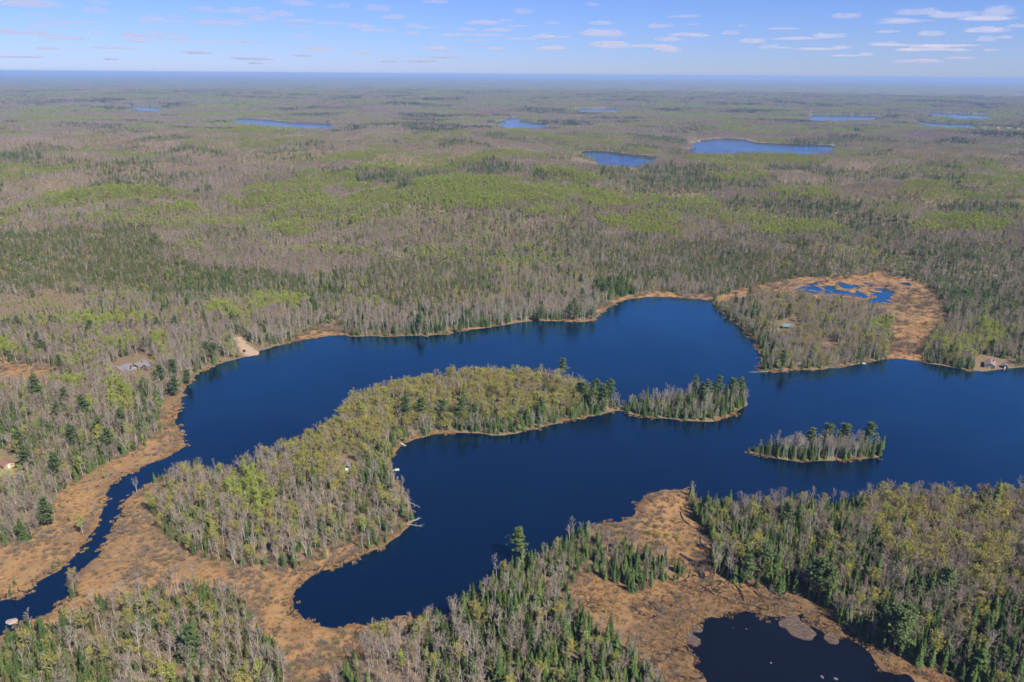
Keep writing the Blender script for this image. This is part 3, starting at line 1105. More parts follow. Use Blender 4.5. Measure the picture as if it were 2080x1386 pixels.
# zones in the photo's view of the ground: polygon, weights for KINDS, density 0..1, height factor
ZONES = [
    # default woods near the bottom of the frame handled first, later ones win
    (poly_px([(-400, 400), (2500, 400), (2500, 720), (-400, 720)]), (.34, .32, .05, .03, .10, .005, .16, .01), 1.0, .92),
    (poly_px([(-400, 560), (380, 600), (520, 700), (400, 760), (370, 900), (200, 1100), (-400, 1200)]), (.24, .50, .07, .03, .09, .015, .03, .025), .85, .95),
    (poly_px([(-400, 480), (300, 500), (640, 560), (640, 600), (200, 590), (-400, 560)]), (.16, .16, .02, .01, .06, 0, .58, .01), 1.0, .85),
    (poly_px([(640, 480), (1700, 470), (1700, 590), (1300, 590), (640, 640)]), (.30, .24, .02, .01, .08, .004, .34, .01), 1.0, .9),
    (poly_px([(700, 620), (1220, 590), (1220, 655), (700, 690)]), (.55, .24, .01, .01, .12, .02, .04, .01), 1.0, 1.0),
    (poly_px([(1650, 450), (2500, 430), (2500, 680), (1940, 660), (1900, 590), (1700, 555)]), (.18, .38, .03, .02, .32, .01, .04, .02), 1.0, .9),
    (poly_px([(1440, 580), (1820, 590), (1830, 700), (1800, 760), (1530, 770)]), (.26, .42, .03, .17, .08, .005, .02, .015), .9, .95),
    (poly_px([(1440, 590), (1520, 600), (1580, 690), (1600, 770), (1530, 770)]), (.28, .25, 0, .05, .36, .02, .03, .01), 1.0, .95),
    (poly_px([(1860, 640), (2500, 600), (2500, 770), (1860, 770)]), (.22, .38, .14, .08, .15, .01, .01, .01), .9, .9),
    # belts north of the lake: cedar, rosy hardwood, dark spruce
    (poly_px([(-400, 452), (300, 455), (330, 492), (520, 520), (720, 545), (720, 592), (560, 592), (200, 572), (0, 556), (-400, 556)]), (.07, .10, .02, .01, .10, .001, .70, 0), 1.0, .74),
    (poly_px([(590, 545), (820, 515), (1010, 530), (1010, 590), (820, 612), (640, 600)]), (.14, .16, .02, .01, .07, .002, .60, 0), 1.0, .78),
    (poly_px([(1180, 490), (1420, 480), (1700, 505), (1690, 560), (1500, 578), (1200, 556)]), (.16, .14, .01, .01, .14, .002, .54, 0), 1.0, .8),
    (poly_px([(300, 515), (420, 488), (640, 500), (760, 532), (600, 548), (420, 530)]), (.12, .82, .02, .01, .03, 0, 0, 0), 1.0, .85),
    (poly_px([(-100, 590), (120, 578), (200, 600), (120, 640), (-100, 650)]), (.10, .86, 0, .01, .02, 0, 0, 0), .9, .38),
    (poly_px([(1540, 395), (1700, 400), (1800, 432), (1880, 470), (2400, 560), (2400, 640), (1940, 640), (1860, 560), (1760, 475), (1560, 432)]), (.10, .24, .01, .01, .60, .02, .02, 0), 1.0, .9),
    # peninsula
    (poly_px([(310, 880), (700, 780), (860, 860), (860, 1100), (600, 1170), (310, 1130)]), (.33, .33, .04, .14, .12, .0, .03, .01), .95, .9),
    (poly_px([(560, 870), (700, 780), (1000, 700), (1200, 740), (1262, 800), (1262, 850), (1100, 880), (860, 890), (760, 900), (700, 960), (600, 960)]),
     (.10, .20, .01, .63, .02, 0, .03, .01), .95, .97),
    (poly_px([(800, 850), (960, 850), (1262, 800), (1262, 860), (1100, 885), (960, 900), (800, 900)]), (.22, .10, 0, .10, .42, .0, .15, .01), 1.0, .85),
    (poly_px([(1262, 770), (1540, 740), (1540, 870), (1262, 870)]), (.50, .10, 0, .01, .32, .0, .06, .01), 1.0, .92),
    (poly_px([(1500, 850), (1810, 850), (1810, 945), (1500, 945)]), (.36, .02, 0, 0, .56, .0, .06, 0), 1.0, .8),
    (poly_px([(1170, 760), (1262, 775), (1262, 850), (1170, 860)]), (.12, .10, 0, .14, .54, .02, .08, 0), 1.0, .95),
    (poly_px([(1400, 740), (1540, 740), (1540, 870), (1400, 870)]), (.24, .06, 0, 0, .60, .03, .06, .01), 1.0, .95),
    # woods along the bottom
    (poly_px([(-400, 1180), (700, 1150), (760, 1500), (-400, 1500)]), (.29, .17, .01, .10, .18, .0, .26, .01), .95, .9),
    (poly_px([(860, 1050), (1440, 1060), (1440, 1500), (860, 1500)]), (.40, .14, 0, .08, .30, 0, .07, .02), .95, .97),
    (poly_px([(1130, 1080), (1400, 1110), (1400, 1215), (1130, 1205)]), (.22, .02, 0, .01, .72, 0, .03, 0), 1.0, .82),
    (poly_px([(1385, 940), (2500, 930), (2500, 1500), (1700, 1500), (1400, 1180)]), (.14, .26, 0, .08, .49, .0, .02, .01), 1.0, .97),
    (poly_px([(1740, 980), (2500, 930), (2500, 1260), (2000, 1190), (1780, 1090)]), (.06, .42, 0, .38, .12, .0, 0, .01), 1.0, 1.0),
    (poly_px([(1400, 1060), (1640, 1160), (1820, 1280), (2500, 1330), (2500, 1500), (1800, 1420), (1600, 1230), (1400, 1190)]), (.10, .14, 0, .03, .70, .01, .02, .01), 1.0, 1.05),
    (poly_px([(1385, 990), (1450, 1000), (1480, 1160), (1400, 1180)]), (.14, .14, 0, .02, .66, .0, .02, .02), 1.0, 1.0),
]
# young green aspen stands and dark conifer stands: cx, cy, rx, ry (photo pixels of their crowns)
LIME = [(1050, 388, 150, 16), (960, 408, 90, 13), (830, 402, 120, 9), (560, 402, 120, 15), (230, 392, 150, 12), (590, 462, 60, 9), (1300, 442, 90, 13),
        (1630, 458, 100, 20), (1620, 385, 85, 9), (1420, 402, 45, 10), (1950, 445, 110, 20), (2010, 365, 90, 16), (320, 690, 28, 18), (135, 770, 30, 17),
        (240, 690, 22, 9), (500, 975, 42, 32), (520, 1020, 34, 32), (2020, 665, 34, 14), (1965, 690, 60, 14), (180, 640, 130, 14), (560, 600, 60, 12),
        (60, 600, 70, 10), (470, 620, 60, 12), (230, 790, 26, 40), (1800, 650, 28, 18), (350, 420, 60, 8), (1180, 385, 70, 10), (700, 440, 60, 8), (20, 700, 30, 14),
        (1330, 460, 60, 9), (1240, 405, 70, 10), (1880, 340, 90, 8), (1500, 350, 60, 7), (1120, 425, 60, 8)]
DARK = [(1850, 352, 120, 6), (1500, 372, 70, 6), (1120, 352, 60, 5), (700, 345, 50, 5), (1850, 395, 60, 7), (1950, 330, 90, 5), (620, 300, 70, 4), (300, 300, 50, 4), (1720, 262, 80, 3), (1400, 262, 60, 3), (860, 262, 60, 3), (250, 262, 70, 3), (1660, 415, 125, 13), (1985, 412, 105, 14), (1790, 445, 70, 12), (1900, 510, 130, 12), (1000, 338, 60, 7), (870, 352, 16, 7), (560, 321, 75, 4),
        (820, 368, 32, 6), (1245, 575, 44, 18), (1760, 350, 90, 10), (1420, 345, 60, 6), (1960, 375, 50, 6), (1300, 345, 50, 5), (2000, 560, 60, 14),
        (1650, 470, 60, 5), (1490, 410, 40, 8), (350, 320, 60, 4), (1230, 300, 70, 5), (1460, 303, 60, 5), (1650, 287, 80, 5), (950, 330, 60, 5),
        (70, 205, 60, 3), (1350, 336, 50, 5), (60, 345, 30, 5), (420, 380, 14, 6), (280, 1040, 30, 20)]


def stands(x, y, size, seed):
    """patchwork of forest stands: two random numbers for the stand a point lies in"""
    wx = (x + (fbm(x / 60, y / 60, 3, seed + 1) - .5) * size * .8) / size
    wy = (y + (fbm(x / 60, y / 60, 3, seed + 2) - .5) * size * .8) / size
    bx, by = np.floor(wx), np.floor(wy)
    best = np.full(x.shape, 9.0)
    ra = np.zeros(x.shape); rb = np.zeros(x.shape)
    for dx in (-1, 0, 1):
        for dy in (-1, 0, 1):
            cx, cy = bx + dx, by + dy
            d = (cx + hash2(cx, cy, seed + 3) - wx) ** 2 + (cy + hash2(cx, cy, seed + 4) - wy) ** 2
            m = d < best
            best = np.where(m, d, best)
            ra = np.where(m, hash2(cx, cy, seed + 5), ra)
            rb = np.where(m, hash2(cx, cy, seed + 6), rb)
    return ra, rb


def mix_weights(px, py, r, x, y):
    n = len(px)
    Wt = np.zeros((n, 8))
    dens = np.ones(n); hf = np.full(n, .95)
    # rolling country north of the lake: a mosaic of stands
    a = fbm(x / 420, y / 420, 4, 101)
    b = fbm(x / 250, y / 250, 3, 111)
    c = fbm(x / 520, y / 520, 3, 121)
    u1, u2 = stands(x, y, 160.0, 7)
    u3, u4 = stands(x, y, 330.0, 17)
    big = r > 4200
    k1 = np.where(big, u3, u1); k2 = np.where(big, u4, u2)
    k1 = np.clip(k1 + (a - .5) * .9, 0, .999)
    arche = np.array([[.06, .16, .01, .01, .74, .01, .01, 0],       # spruce
                      [.12, .14, .02, .01, .10, .004, .60, .005],    # cedar
                      [.70, .24, .04, .01, .006, .001, .004, .004],  # pale aspen poles
                      [.16, .78, .02, .03, .006, .001, .004, .004],  # grey-pink hardwood
                      [.52, .36, .10, .01, .006, .0, .004, 0],
                      [.08, .80, .01, .10, .006, .0, .004, 0],
                      [.32, .28, .38, .02, 0, 0, 0, 0],
                      [.12, .06, .82, .0, 0, 0, 0, 0]])
    ai = np.searchsorted(np.array([.16, .24, .37, .52, .59, .67, .79]), k1)
    Wt[:] = arche[ai]
    hf = .68 + .4 * k2
    low = (k2 < .055) & (ai != 0) & (ai != 7)
    hf[low] = .42
    jx = px + (fbm(x / 25, y / 25, 2, 141) - .5) * 46
    jy = py + (fbm(x / 25, y / 25, 2, 151) - .5) * 26
    for poly, w, d, h in ZONES:
        m = inpoly(jx, jy, poly)
        w = np.array(w)
        soft = poly[:, 1].max() < 725 and w.max() < .45                 # woods north of the lake keep some of their mosaic
        Wt[m] = Wt[m] * .5 + w * .5 if soft else w
        dens[m] = d
        hf[m] = hf[m] * .5 + h * .5 if soft else h
    nearz = r < 1700
    patch = smooth(.56, .68, fbm(x / 70, y / 70, 3, 161))
    Wt[:, 4] += nearz * patch * .35
    patch2 = smooth(.58, .68, fbm(x / 60, y / 60, 3, 171))
    Wt[:, 0] += nearz * patch2 * .3
    for cx, cy, rx, ry in LIME:
        q = ((jx - cx) / rx) ** 2 + ((jy - cy) / ry) ** 2
        k = smooth(1.25, .55, q)[:, None]
        Wt = Wt * (1 - k) + k * np.array([.12, .06, .80, .02, 0, 0, 0, 0])
    for cx, cy, rx, ry in DARK:
        q = ((jx - cx) / rx) ** 2 + ((jy - cy) / ry) ** 2
        k = smooth(1.25, .55, q)[:, None]
        Wt = Wt * (1 - k) + k * np.array([.06, .10, 0, 0, .80, .04, 0, 0])
    return Wt, dens, hf


def candidates(r0, r1, cell):
    xm = r1 * math.sin(R(47))
    xs = np.arange(-xm, xm, cell)
    ys = np.arange(r0 * math.cos(R(47)), r1, cell)
    X, Y = np.meshgrid(xs, ys)
    X = X + rng.uniform(-.5, .5, X.shape) * cell
    Y = Y + rng.uniform(-.5, .5, Y.shape) * cell
    r = np.hypot(X, Y)
    m = (r > r0) & (r <= r1) & (np.abs(np.arctan2(X, Y)) < R(46))
    x, y = X[m], Y[m]
    px, py, w = proj(x, y, np.full(x.shape, 8.0))
    m = (px > -170) & (px < 2250) & (py < 1480)
    return x[m], y[m]


trees = {k: [] for k in KINDS}       # rows: x, y, z, scale, turn, pick, lod, tall
far_clumps = []
for (r0, r1, cell) in ((200, 900, 3.75), (900, 1700, 4.1), (1700, 3300, 5.7)):
    x, y = candidates(r0, r1, cell)
    w_, m_ = land_fields(x, y)
    z = bil(GZ, x, y)
    isl = inpoly(x, y, expand(island_p, 6))
    lean_in = fbm(x / 16, y / 16, 3, 301) < .5
    ok = (w_ > np.where(lean_in, .9, 2.2)) & ~isl & (m_ > 0) & ~inany(clear_p, x, y)
    # a few stragglers wander onto the marsh edges
    strag = (w_ > 6) & (m_ <= 0) & (m_ > -14) & (rng.uniform(0, 1, x.shape) < .035) & ~inany(clear_p, x, y)
    ok |= strag
    x, y, z, w_, m_, strag = x[ok], y[ok], z[ok], w_[ok], m_[ok], strag[ok]
    r = np.hypot(x, y)
    px, py, _ = proj(x, y, z + 11)
    Wt, dens, hf = mix_weights(px, py, r, x, y)
    # shores carry more conifers and birch
    sh = (smooth(14, 4, np.minimum(w_, 99)) * (r < 1500))[:, None]
    Wt = Wt * (1 - .35 * sh) + .35 * sh * np.array([.4, .1, 0, 0, .38, .0, .12, 0])
    gap = fbm(x / 30, y / 30, 3, 181)
    keep = rng.uniform(0, 1, x.shape) < dens * (1 - .45 * smooth(.60, .72, gap) * (r < 1500))
    x, y, z, r, Wt, hf, w_, strag = x[keep], y[keep], z[keep], r[keep], Wt[keep], hf[keep], w_[keep], strag[keep]
    hf = hf * (.77 - .11 * smooth(760, 1050, r))
    cum = np.cumsum(Wt / Wt.sum(1, keepdims=True), 1)
    u = rng.uniform(0, 1, len(x))[:, None]
    kid = (u > cum).sum(1).clip(0, 7)
    sc = np.clip(rng.normal(1.0, .16, len(x)), .55, 1.45) * hf * (.85 + .3 * fbm(x / 60, y / 60, 2, 191))
    sc = np.where(strag, sc * .45, sc)
    sc *= np.where(w_ < 8, .88, 1)
    for k, kn in enumerate(KINDS):
        m = kid == k
        nv = m.sum()
        s = sc[m].copy()
        if kn == 'spruce':
            s *= rng.uniform(.5, 1.15, nv) + .55 * (rng.uniform(0, 1, nv) < .14)
        if kn == 'cedar':
            s *= rng.uniform(.6, 1.2, nv)
        lod = (r[m] > 900).astype(int)
        npick = np.where(lod == 0, len(VAR[kn, 0]), len(VAR[kn, 1]))
        trees[kn].append(np.column_stack([x[m], y[m], z[m] - .15, s, rng.uniform(0, 6.283, nv), (rng.uniform(0, 1, nv) * npick).astype(int), lod, np.zeros(nv)]))

# the small island is planted close
bb0, bb1 = island_p.min(0) - 2, island_p.max(0) + 2
X, Y = np.meshgrid(np.arange(bb0[0], bb1[0], 2.3), np.arange(bb0[1], bb1[1], 2.3))
x = (X + rng.uniform(-1, 1, X.shape)).ravel(); y = (Y + rng.uniform(-1, 1, Y.shape)).ravel()
w_, m_ = land_fields(x, y)
sel = inpoly(x, y, expand(island_p, 1)) & (w_ > .8)
x, y = x[sel], y[sel]
z = bil(GZ, x, y)
px, py, _ = proj(x, y, z)
ed = smooth(1520, 1575, px)
u = rng.uniform(0, 1, len(x))
mid = (px > 1610) & (px < 1760)
pb = np.where(mid, .50, .18)
for kn, sl, hs in (('birch', u < pb, .82), ('spruce', (u >= pb) & (u < .86), .72), ('cedar', u >= .86, .6)):
    nv = int(sl.sum())
    trees[kn].append(np.column_stack([x[sl], y[sl], z[sl] - .15, rng.uniform(.75, 1.15, nv) * hs * (.45 + .55 * ed[sl]), rng.uniform(0, 6.283, nv), rng.integers(0, 4, nv), np.zeros(nv), np.zeros(nv)]))

# young conifers under and between the tall trees
x, y = candidates(200, 1300, 3.2)
w_, m_ = land_fields(x, y)
z = bil(GZ, x, y)
px, py, _ = proj(x, y, z + 5)
r = np.hypot(x, y)
ok = (w_ > 1.5) & ~inpoly(x, y, expand(island_p, 6)) & (m_ > -1) & ~inany(clear_p, x, y)
Wt, dens, hf = mix_weights(px, py, r, x, y)
Wt /= Wt.sum(1, keepdims=True)
pat = .35 + 1.3 * smooth(.40, .62, fbm(x / 24, y / 24, 3, 231))
u = rng.uniform(0, 1, x.shape)
edge = np.maximum(smooth(9, 2, m_) * (m_ > -1), smooth(9, 3, w_)) * .12
ps = Wt[:, 4] * 1.4 * pat * (r < 1000) + edge * .8
pc = Wt[:, 6] * 1.5 * pat + .07 * pat + edge * .5
for kn, sel in (('spruce', ok & (u < ps)), ('cedar', ok & (u > ps) & (u < ps + pc))):
    nv = int(sel.sum())
    lod = (r[sel] > 900).astype(int)
    npick = np.where(lod == 0, len(VAR[kn, 0]), len(VAR[kn, 1]))
    trees[kn].append(np.column_stack([x[sel], y[sel], z[sel] - .15, rng.uniform(.34, .85, nv) * hf[sel], rng.uniform(0, 6.283, nv), (rng.uniform(0, 1, nv) * npick).astype(int), lod, np.zeros(nv)]))

# pines that stand out singly: top pixel, height
PINES = [(1054, 1075, 19, 'lone white pine with a rounded crown at the edge of the water'),
         (1145, 729, 17, 'dark pine rising behind the olive crowns of the peninsula'),
         (823, 806, 20, 'broad dark pine, first of the row on the peninsula slope'),
         (855, 806, 19, 'dark pine, second of the row on the peninsula slope'),
         (898, 812, 18, 'dark pine, third of the row on the peninsula slope'),
         (935, 808, 21, 'tall dark pine, fourth of the row on the peninsula slope'),
         (962, 820, 17, 'dark pine, last of the row on the peninsula slope'),
         (1100, 808, 17, 'single dark pine above the peninsula shore east of the row'),
         (1187, 777, 18, 'dark pine at the inner side of the group on the peninsula tip'),
         (1212, 770, 19, 'middle dark pine of the group on the peninsula tip'),
         (1240, 770, 20, 'outermost dark pine of the group on the peninsula tip'),
         (1228, 782, 17, None), (1203, 790, 16, None),
         (1415, 764, 18, 'dark pine over the birches of the joined islet'),
         (1462, 764, 20, 'tallest dark pine of the joined islet'), (1490, 768, 19, 'dark pine near the outer end of the joined islet'),
         (1508, 768, 18, 'dark pine at the outer end of the joined islet'), (1440, 772, 18, None), (1432, 785, 17, None),
         (1684, 860, 19, 'pine standing above the birches in the middle of the small island'),
         (1718, 860, 19, 'second pine standing above the birches of the small island'),
         (1770, 858, 20, 'tall pine at the eastern end of the small island'),
         (1652, 870, 17, 'shorter pine among the birches of the small island'),
         (1100, 622, 17, 'dark pine on the north shore of the lake'), (1158, 618, 17, 'dark pine on the north shore near the cove'), (1172, 624, 14, None),
         (1240, 563, 22, 'tall dark pine in the clump above the cove'), (1215, 566, 21, 'broad dark pine in the clump above the cove'), (1228, 572, 20, None), (1255, 572, 19, None),
         (935, 657, 11, 'dark bushy conifer leaning over the north shore'),
         (1670, 1133, 23, 'big green pine at the edge of the bog'), (1690, 1150, 20, None),
         (1835, 1238, 23, 'big green pine above the bog in the lower wood'), (1850, 1225, 21, None), (1930, 1150, 19, 'lone pine among the budding maples'),
         (1603, 1020, 17, 'green pine among bare trees behind the bog'), (1560, 1105, 18, None), (1820, 1232, 20, None),
         (322, 742, 20, 'dark pine beside the house yard'), (350, 765, 17, 'dark pine between the house and the lake'), (290, 770, 18, 'dark pine below the driveway'), (378, 752, 13, None),
         (215, 870, 20, 'round dark pine in the left wood above the marsh'), (85, 1012, 18, 'round dark pine at the marsh edge left of the stream'), (45, 905, 18, 'dark pine beside the lawn'),
         (380, 1270, 20, 'broad dark pine in the bottom left wood'), (80, 690, 16, None), (180, 650, 16, None), (100, 640, 15, None), (140, 860, 17, None),
         (1525, 583, 16, 'dark pine at the neck of the cabin point'), (1715, 650, 15, 'dark pine in the middle of the cabin point')]
pine_named = []
for (tx, ty, h, lab) in PINES:
    X, Y = unproj(tx, ty, h + 1)
    zz = ground_z(float(X), float(Y))
    X, Y = unproj(tx, ty, h + max(zz, 0))
    X, Y = float(X), float(Y)
    zz = ground_z(X, Y)
    if zz < .05:
        zz = .05
    pine_named.append((X, Y, zz - .1, h / 20.0, lab))
    trees['pine'].append(np.array([[X, Y, zz - .1, h / 20.0, rng.uniform(0, 6.28), rng.integers(0, len(VAR['pine', 1])), 0, 1.0]]))

ALL = {k: np.concatenate(v) for k, v in trees.items()}

# far knots of trees
FK = ['bare', 'lime', 'dark']
FAR_PTS = {k: [] for k in FK}
for (r0, r1, cell) in ((3300, 5200, 19), (5200, 11500, 34)):
    x, y = candidates(r0, r1, cell)
    w_, m_ = land_fields(x, y)
    z = bil(GZ, x, y)
    ok = (w_ > 8)
    x, y, z = x[ok], y[ok], z[ok]
    r = np.hypot(x, y)
    z = z - bil(can * rough, x, y)
    px, py, _ = proj(x, y, z + 11)
    Wt, dens, hf = mix_weights(px, py, r, x, y)
    g3 = np.stack([Wt[:, 0] + Wt[:, 1] + Wt[:, 3], Wt[:, 2], Wt[:, 4] + Wt[:, 6] * .6 + .10 * (r > 5000)], -1)
    cum = np.cumsum(g3 / g3.sum(1, keepdims=True), 1)
    kid = (rng.uniform(0, 1, len(x))[:, None] > cum).sum(1).clip(0, 2)
    for k, kn in enumerate(FK):
        m = kid == k
        nv = m.sum()
        FAR_PTS[kn].append(np.column_stack([x[m], y[m], z[m], rng.uniform(.8, 1.15, nv) * (1.0 if r0 < 5000 else 1.25), rng.uniform(0, 6.28, nv), rng.integers(0, 3, nv)]))

# ------------------------------------------------------------------ single trees nearest the camera, the rest as woods
TREE = {'birch': ('bare_birch_tree', 'bare pale-stemmed birch', 300, 17, 'bare_birch_woods', 'bare pale birches and aspens of the woods further off'),
        'maple': ('bare_hardwood_tree', 'bare grey-brown hardwood', 300, 15, 'bare_hardwood_woods', 'bare grey-brown hardwoods of the woods further off'),
        'lime': ('young_leaf_aspen_tree', 'lime green young-leaf aspen', 200, 16, 'young_leaf_aspen_woods', 'lime green aspen stands further off'),
        'olive': ('budding_maple_tree', 'olive gold budding maple', 300, 14.5, 'budding_maple_woods', 'olive gold budding maples further off'),
        'spruce': ('spruce_tree', 'narrow dark green spruce', 300, 13.5, 'spruce_woods', 'dark green spruces of the woods further off'),
        'pine': ('pine_tree', 'dark layered pine', 70, 20, 'pine_woods', 'dark pines scattered through the woods further off'),
        'cedar': ('cedar_tree', 'soft olive green cedar', 100, 11, 'cedar_woods', 'olive green cedars and tamaracks further off'),
        'snag': ('dead_tree', 'dead bleached bare stem', 60, 13, 'dead_standing_stems', 'dead bleached stems scattered through the woods further off')}


AREAS = [((1740, 2080), lambda x, y: x > 1740 and 940 < y < 1230, 'the right-hand wooded slope'), ((1385, 2080), lambda x, y: x > 1385 and y > 930, 'the pond-side wood'),
         ((860, 1400), lambda x, y: x > 860 and y > 1060, 'the near wooded spit'), ((0, 600), lambda x, y: x < 760 and y > 1150, 'the bottom left wood'),
         ((320, 1262), lambda x, y: 300 < x < 1262 and y > 730, 'the long peninsula'), ((1262, 1530), lambda x, y: 1262 <= x < 1540 and 740 < y < 880, 'the joined islet'),
         ((1510, 1800), lambda x, y: 1490 < x < 1820 and 840 < y < 960, 'the small island'), ((0, 400), lambda x, y: x < 420 and y > 700, 'the streamside wood'),
         ((1450, 2080), lambda x, y: x > 1440 and y > 580, 'the cabin point'), ((0, 2080), lambda x, y: True, 'the woods north of the lake')]


def place_phrase(px, py):
    for (x0, x1), test, nm in AREAS:
        if test(px, py):
            t = (px - x0) / (x1 - x0)
            part = 'west end' if t < .2 else ('west half' if t < .4 else ('middle' if t < .6 else ('east half' if t < .8 else 'east end')))
            return '%s of %s' % (part, nm), nm


# joined shapes for the woods
for kn in KINDS:
    for lod in (0, 1):
        source('%s%d' % (kn, lod), [joined('%s_%d' % (kn, lod), t, c, l, kn) for (t, c, l) in VAR[kn, lod]])
PART = {}
for kn in KINDS:
    ms = [M[m] for m in KM[kn] if m]
    PART[kn] = []
    for (t, c, l) in VAR[kn, 0]:
        tm = mesh_from(kn + '_trunk', t[0], t[1], [ms[0]])
        if l is not None:
            cm = mesh_from(kn + '_crown', np.concatenate([c[0], l[0]]), np.concatenate([c[1], l[1] + len(c[0])]), [ms[1], ms[2]],
                           np.concatenate([np.zeros(len(c[1])), np.ones(len(l[1]))]))
        elif len(c[1]):
            cm = mesh_from(kn + '_crown', c[0], c[1], [ms[1]])
        else:
            cm = None
        PART[kn].append((tm, cm))

PLURAL = {'birch': 'bare pale birches', 'maple': 'bare hardwood trees', 'lime': 'lime green aspens', 'olive': 'budding maples', 'spruce': 'dark spruces', 'pine': 'dark pines',
          'cedar': 'olive green cedars', 'snag': 'dead bleached stems'}
named_by_xy = {(round(a, 2), round(b, 2)): lab for (a, b, c, d, lab) in pine_named}
for kn in KINDS:
    nm, lab, cap, hgt, wname, wlab = TREE[kn]
    A = ALL[kn]
    px, py, dist = proj(A[:, 0], A[:, 1], A[:, 2])
    tx, ty, _ = proj(A[:, 0], A[:, 1], A[:, 2] + A[:, 3] * hgt)
    vis = (px > 4) & (px < 2076) & (ty < 1340) & (py > 0)
    score = np.where(vis, A[:, 3] * hgt / dist, 0) + A[:, 7] * 10
    order = np.argsort(-score)
    take = [i for i in order[:cap] if score[i] > 0]
    rest = np.ones(len(A), bool)
    rest[take] = False
    near_w, near_m = land_fields(A[:, 0], A[:, 1]) if len(A) else (None, None)
    for i in take:
        x, y, z, s, tr, pk, lod, _t = A[i]
        where, grp = place_phrase(px[i], (py[i] + ty[i]) / 2)
        tall = 'tall ' if s > 1.08 else ('small ' if s < .62 else '')
        edge = ' by the water' if near_w[i] < 9 else (' by the marsh' if near_m[i] < 9 else '')
        own = named_by_xy.get((round(x, 2), round(y, 2)))
        tm, cm = PART[kn][int(pk) % len(PART[kn])]
        if cm is None:
            root = link(nm, tm, None, (x, y, z), (0, 0, tr), (s, s, s))
        else:
            root = link(nm, None, None, (x, y, z), (0, 0, tr), (s * 1.4, s * 1.4, s) if kn == 'pine' else (s, s, s))
            root.empty_display_size = 1
            link('trunk', tm, root)
            link('crown', cm, root)
        tag(root, own or (tall + lab + edge + ', ' + where), 'tree', PLURAL[kn] + ' of ' + grp)
    B = A[rest]
    for lod in (0, 1):
        C_ = B[B[:, 6] == lod]
        if len(C_):
            lean = np.column_stack([rng.normal(0, .05, len(C_)), rng.normal(0, .05, len(C_)), C_[:, 4]])
            fat = C_[:, 3] * rng.uniform(.85, 1.2, len(C_)) * (1.0 if lod == 0 else 1.28)
            stuff(wname if lod == 0 else 'far_' + wname, '%s%d' % (kn, lod), C_[:, :3], C_[:, 5], lean, np.column_stack([fat, fat, C_[:, 3]]),
                  wlab if lod == 0 else wlab.replace('further off', 'beyond the lake'), 'woods')

KM['clump_bare'] = ('bark_grey', 'twig_far', None)
KM['clump_lime'] = ('bark_grey', 'leaf_far', None)
KM['clump_dark'] = ('bark_dark', 'conifer_far', None)
for kn in FK:
    source('clump_' + kn, [joined('clump_' + kn, *clump(900 + i * 7, kn), 'clump_' + kn) for i in range(3)])
    A = np.concatenate(FAR_PTS[kn])
    stuff({'bare': 'distant_hardwood_forest', 'lime': 'distant_aspen_forest', 'dark': 'distant_conifer_forest'}[kn], 'clump_' + kn, A[:, :3], A[:, 5],
          np.column_stack([0 * A[:, 4], 0 * A[:, 4], A[:, 4]]), A[:, 3],
          {'bare': 'distant bare hardwood forest reaching to the horizon', 'lime': 'distant pale green aspen forest', 'dark': 'distant dark conifer stands'}[kn], 'forest')

# ------------------------------------------------------------------ sedge and bog shrubs
source('tussock', [mesh_from('tussock', *tussock(i, h=.8 + .12 * i, r=1.1 + .1 * i), [M['sedge']]) for i in range(5)])
source('bush', [mesh_from('bush', *bush(40 + i, h=1.8 + .3 * i, r=1.3 + .2 * i), [M['shrub']]) for i in range(5)])
PP = []
BB = []
for (r0, r1, cell) in ((200, 520, 1.7), (520, 800, 2.6), (800, 1500, 5.0)):
    x, y = candidates(r0, r1, cell)
    w_, m_ = land_fields(x, y)
    z = bil(GZ, x, y)
    shore = (w_ > -2.6) & (w_ < 4)
    u = rng.uniform(0, 1, x.shape)
    pn = fbm(x / 12, y / 12, 3, 201)
    inbog = inpoly(x, y, bog_poly)
    crack = np.abs(fbm(x / 16 + 40, y / 16, 4, 251) - .5) < .03
    soft = fbm(x / 6, y / 6, 2, 261)
    t = (shore & (u < np.where(w_ < 0, .55 * (soft > .5), .85) * np.where(m_ < 6, 1, smooth(.42, .55, fbm(x / 16, y / 16, 3, 301))))) | ((m_ < 2) & (w_ > 0) & (u < np.where(inbog, .72, .35 + .5 * smooth(.45, .6, pn))))
    t &= ~inany(sand_p, x, y) & ~inany(clear_p, x, y) & ~(crack & (inbog | (w_ < 10)))
    s = rng.uniform(.6, 1.35, t.sum()) * cell / 1.9 * np.where(shore[t] | inbog[t], 1.0, .8)
    s = np.minimum(s, 2.2)
    PP.append(np.column_stack([x[t], y[t], np.maximum(z[t], 0) + 0.0, s, s * rng.uniform(.6, 1.0, t.sum()) * min(1, 1.9 / cell * 1.3)]))
    bn = fbm(x / 26, y / 26, 4, 211)
    edge = smooth(-12, 2, m_)
    b = (w_ > 3) & (m_ < 9) & (u < (.95 * smooth(.44, .57, bn) + .3 * edge + .04) * np.where(inbog, .3, .85)) & (rng.uniform(0, 1, x.shape) < .62) & ~inany(clear_p, x, y) & ~inany(sand_p, x, y)
    s = rng.uniform(.35, 1.5, b.sum()) * min(1.8, cell / 2.0)
    BB.append(np.column_stack([x[b], y[b], z[b], s, s * rng.uniform(.7, 1.1, b.sum())]))
PP = np.concatenate(PP); BB = np.concatenate(BB)
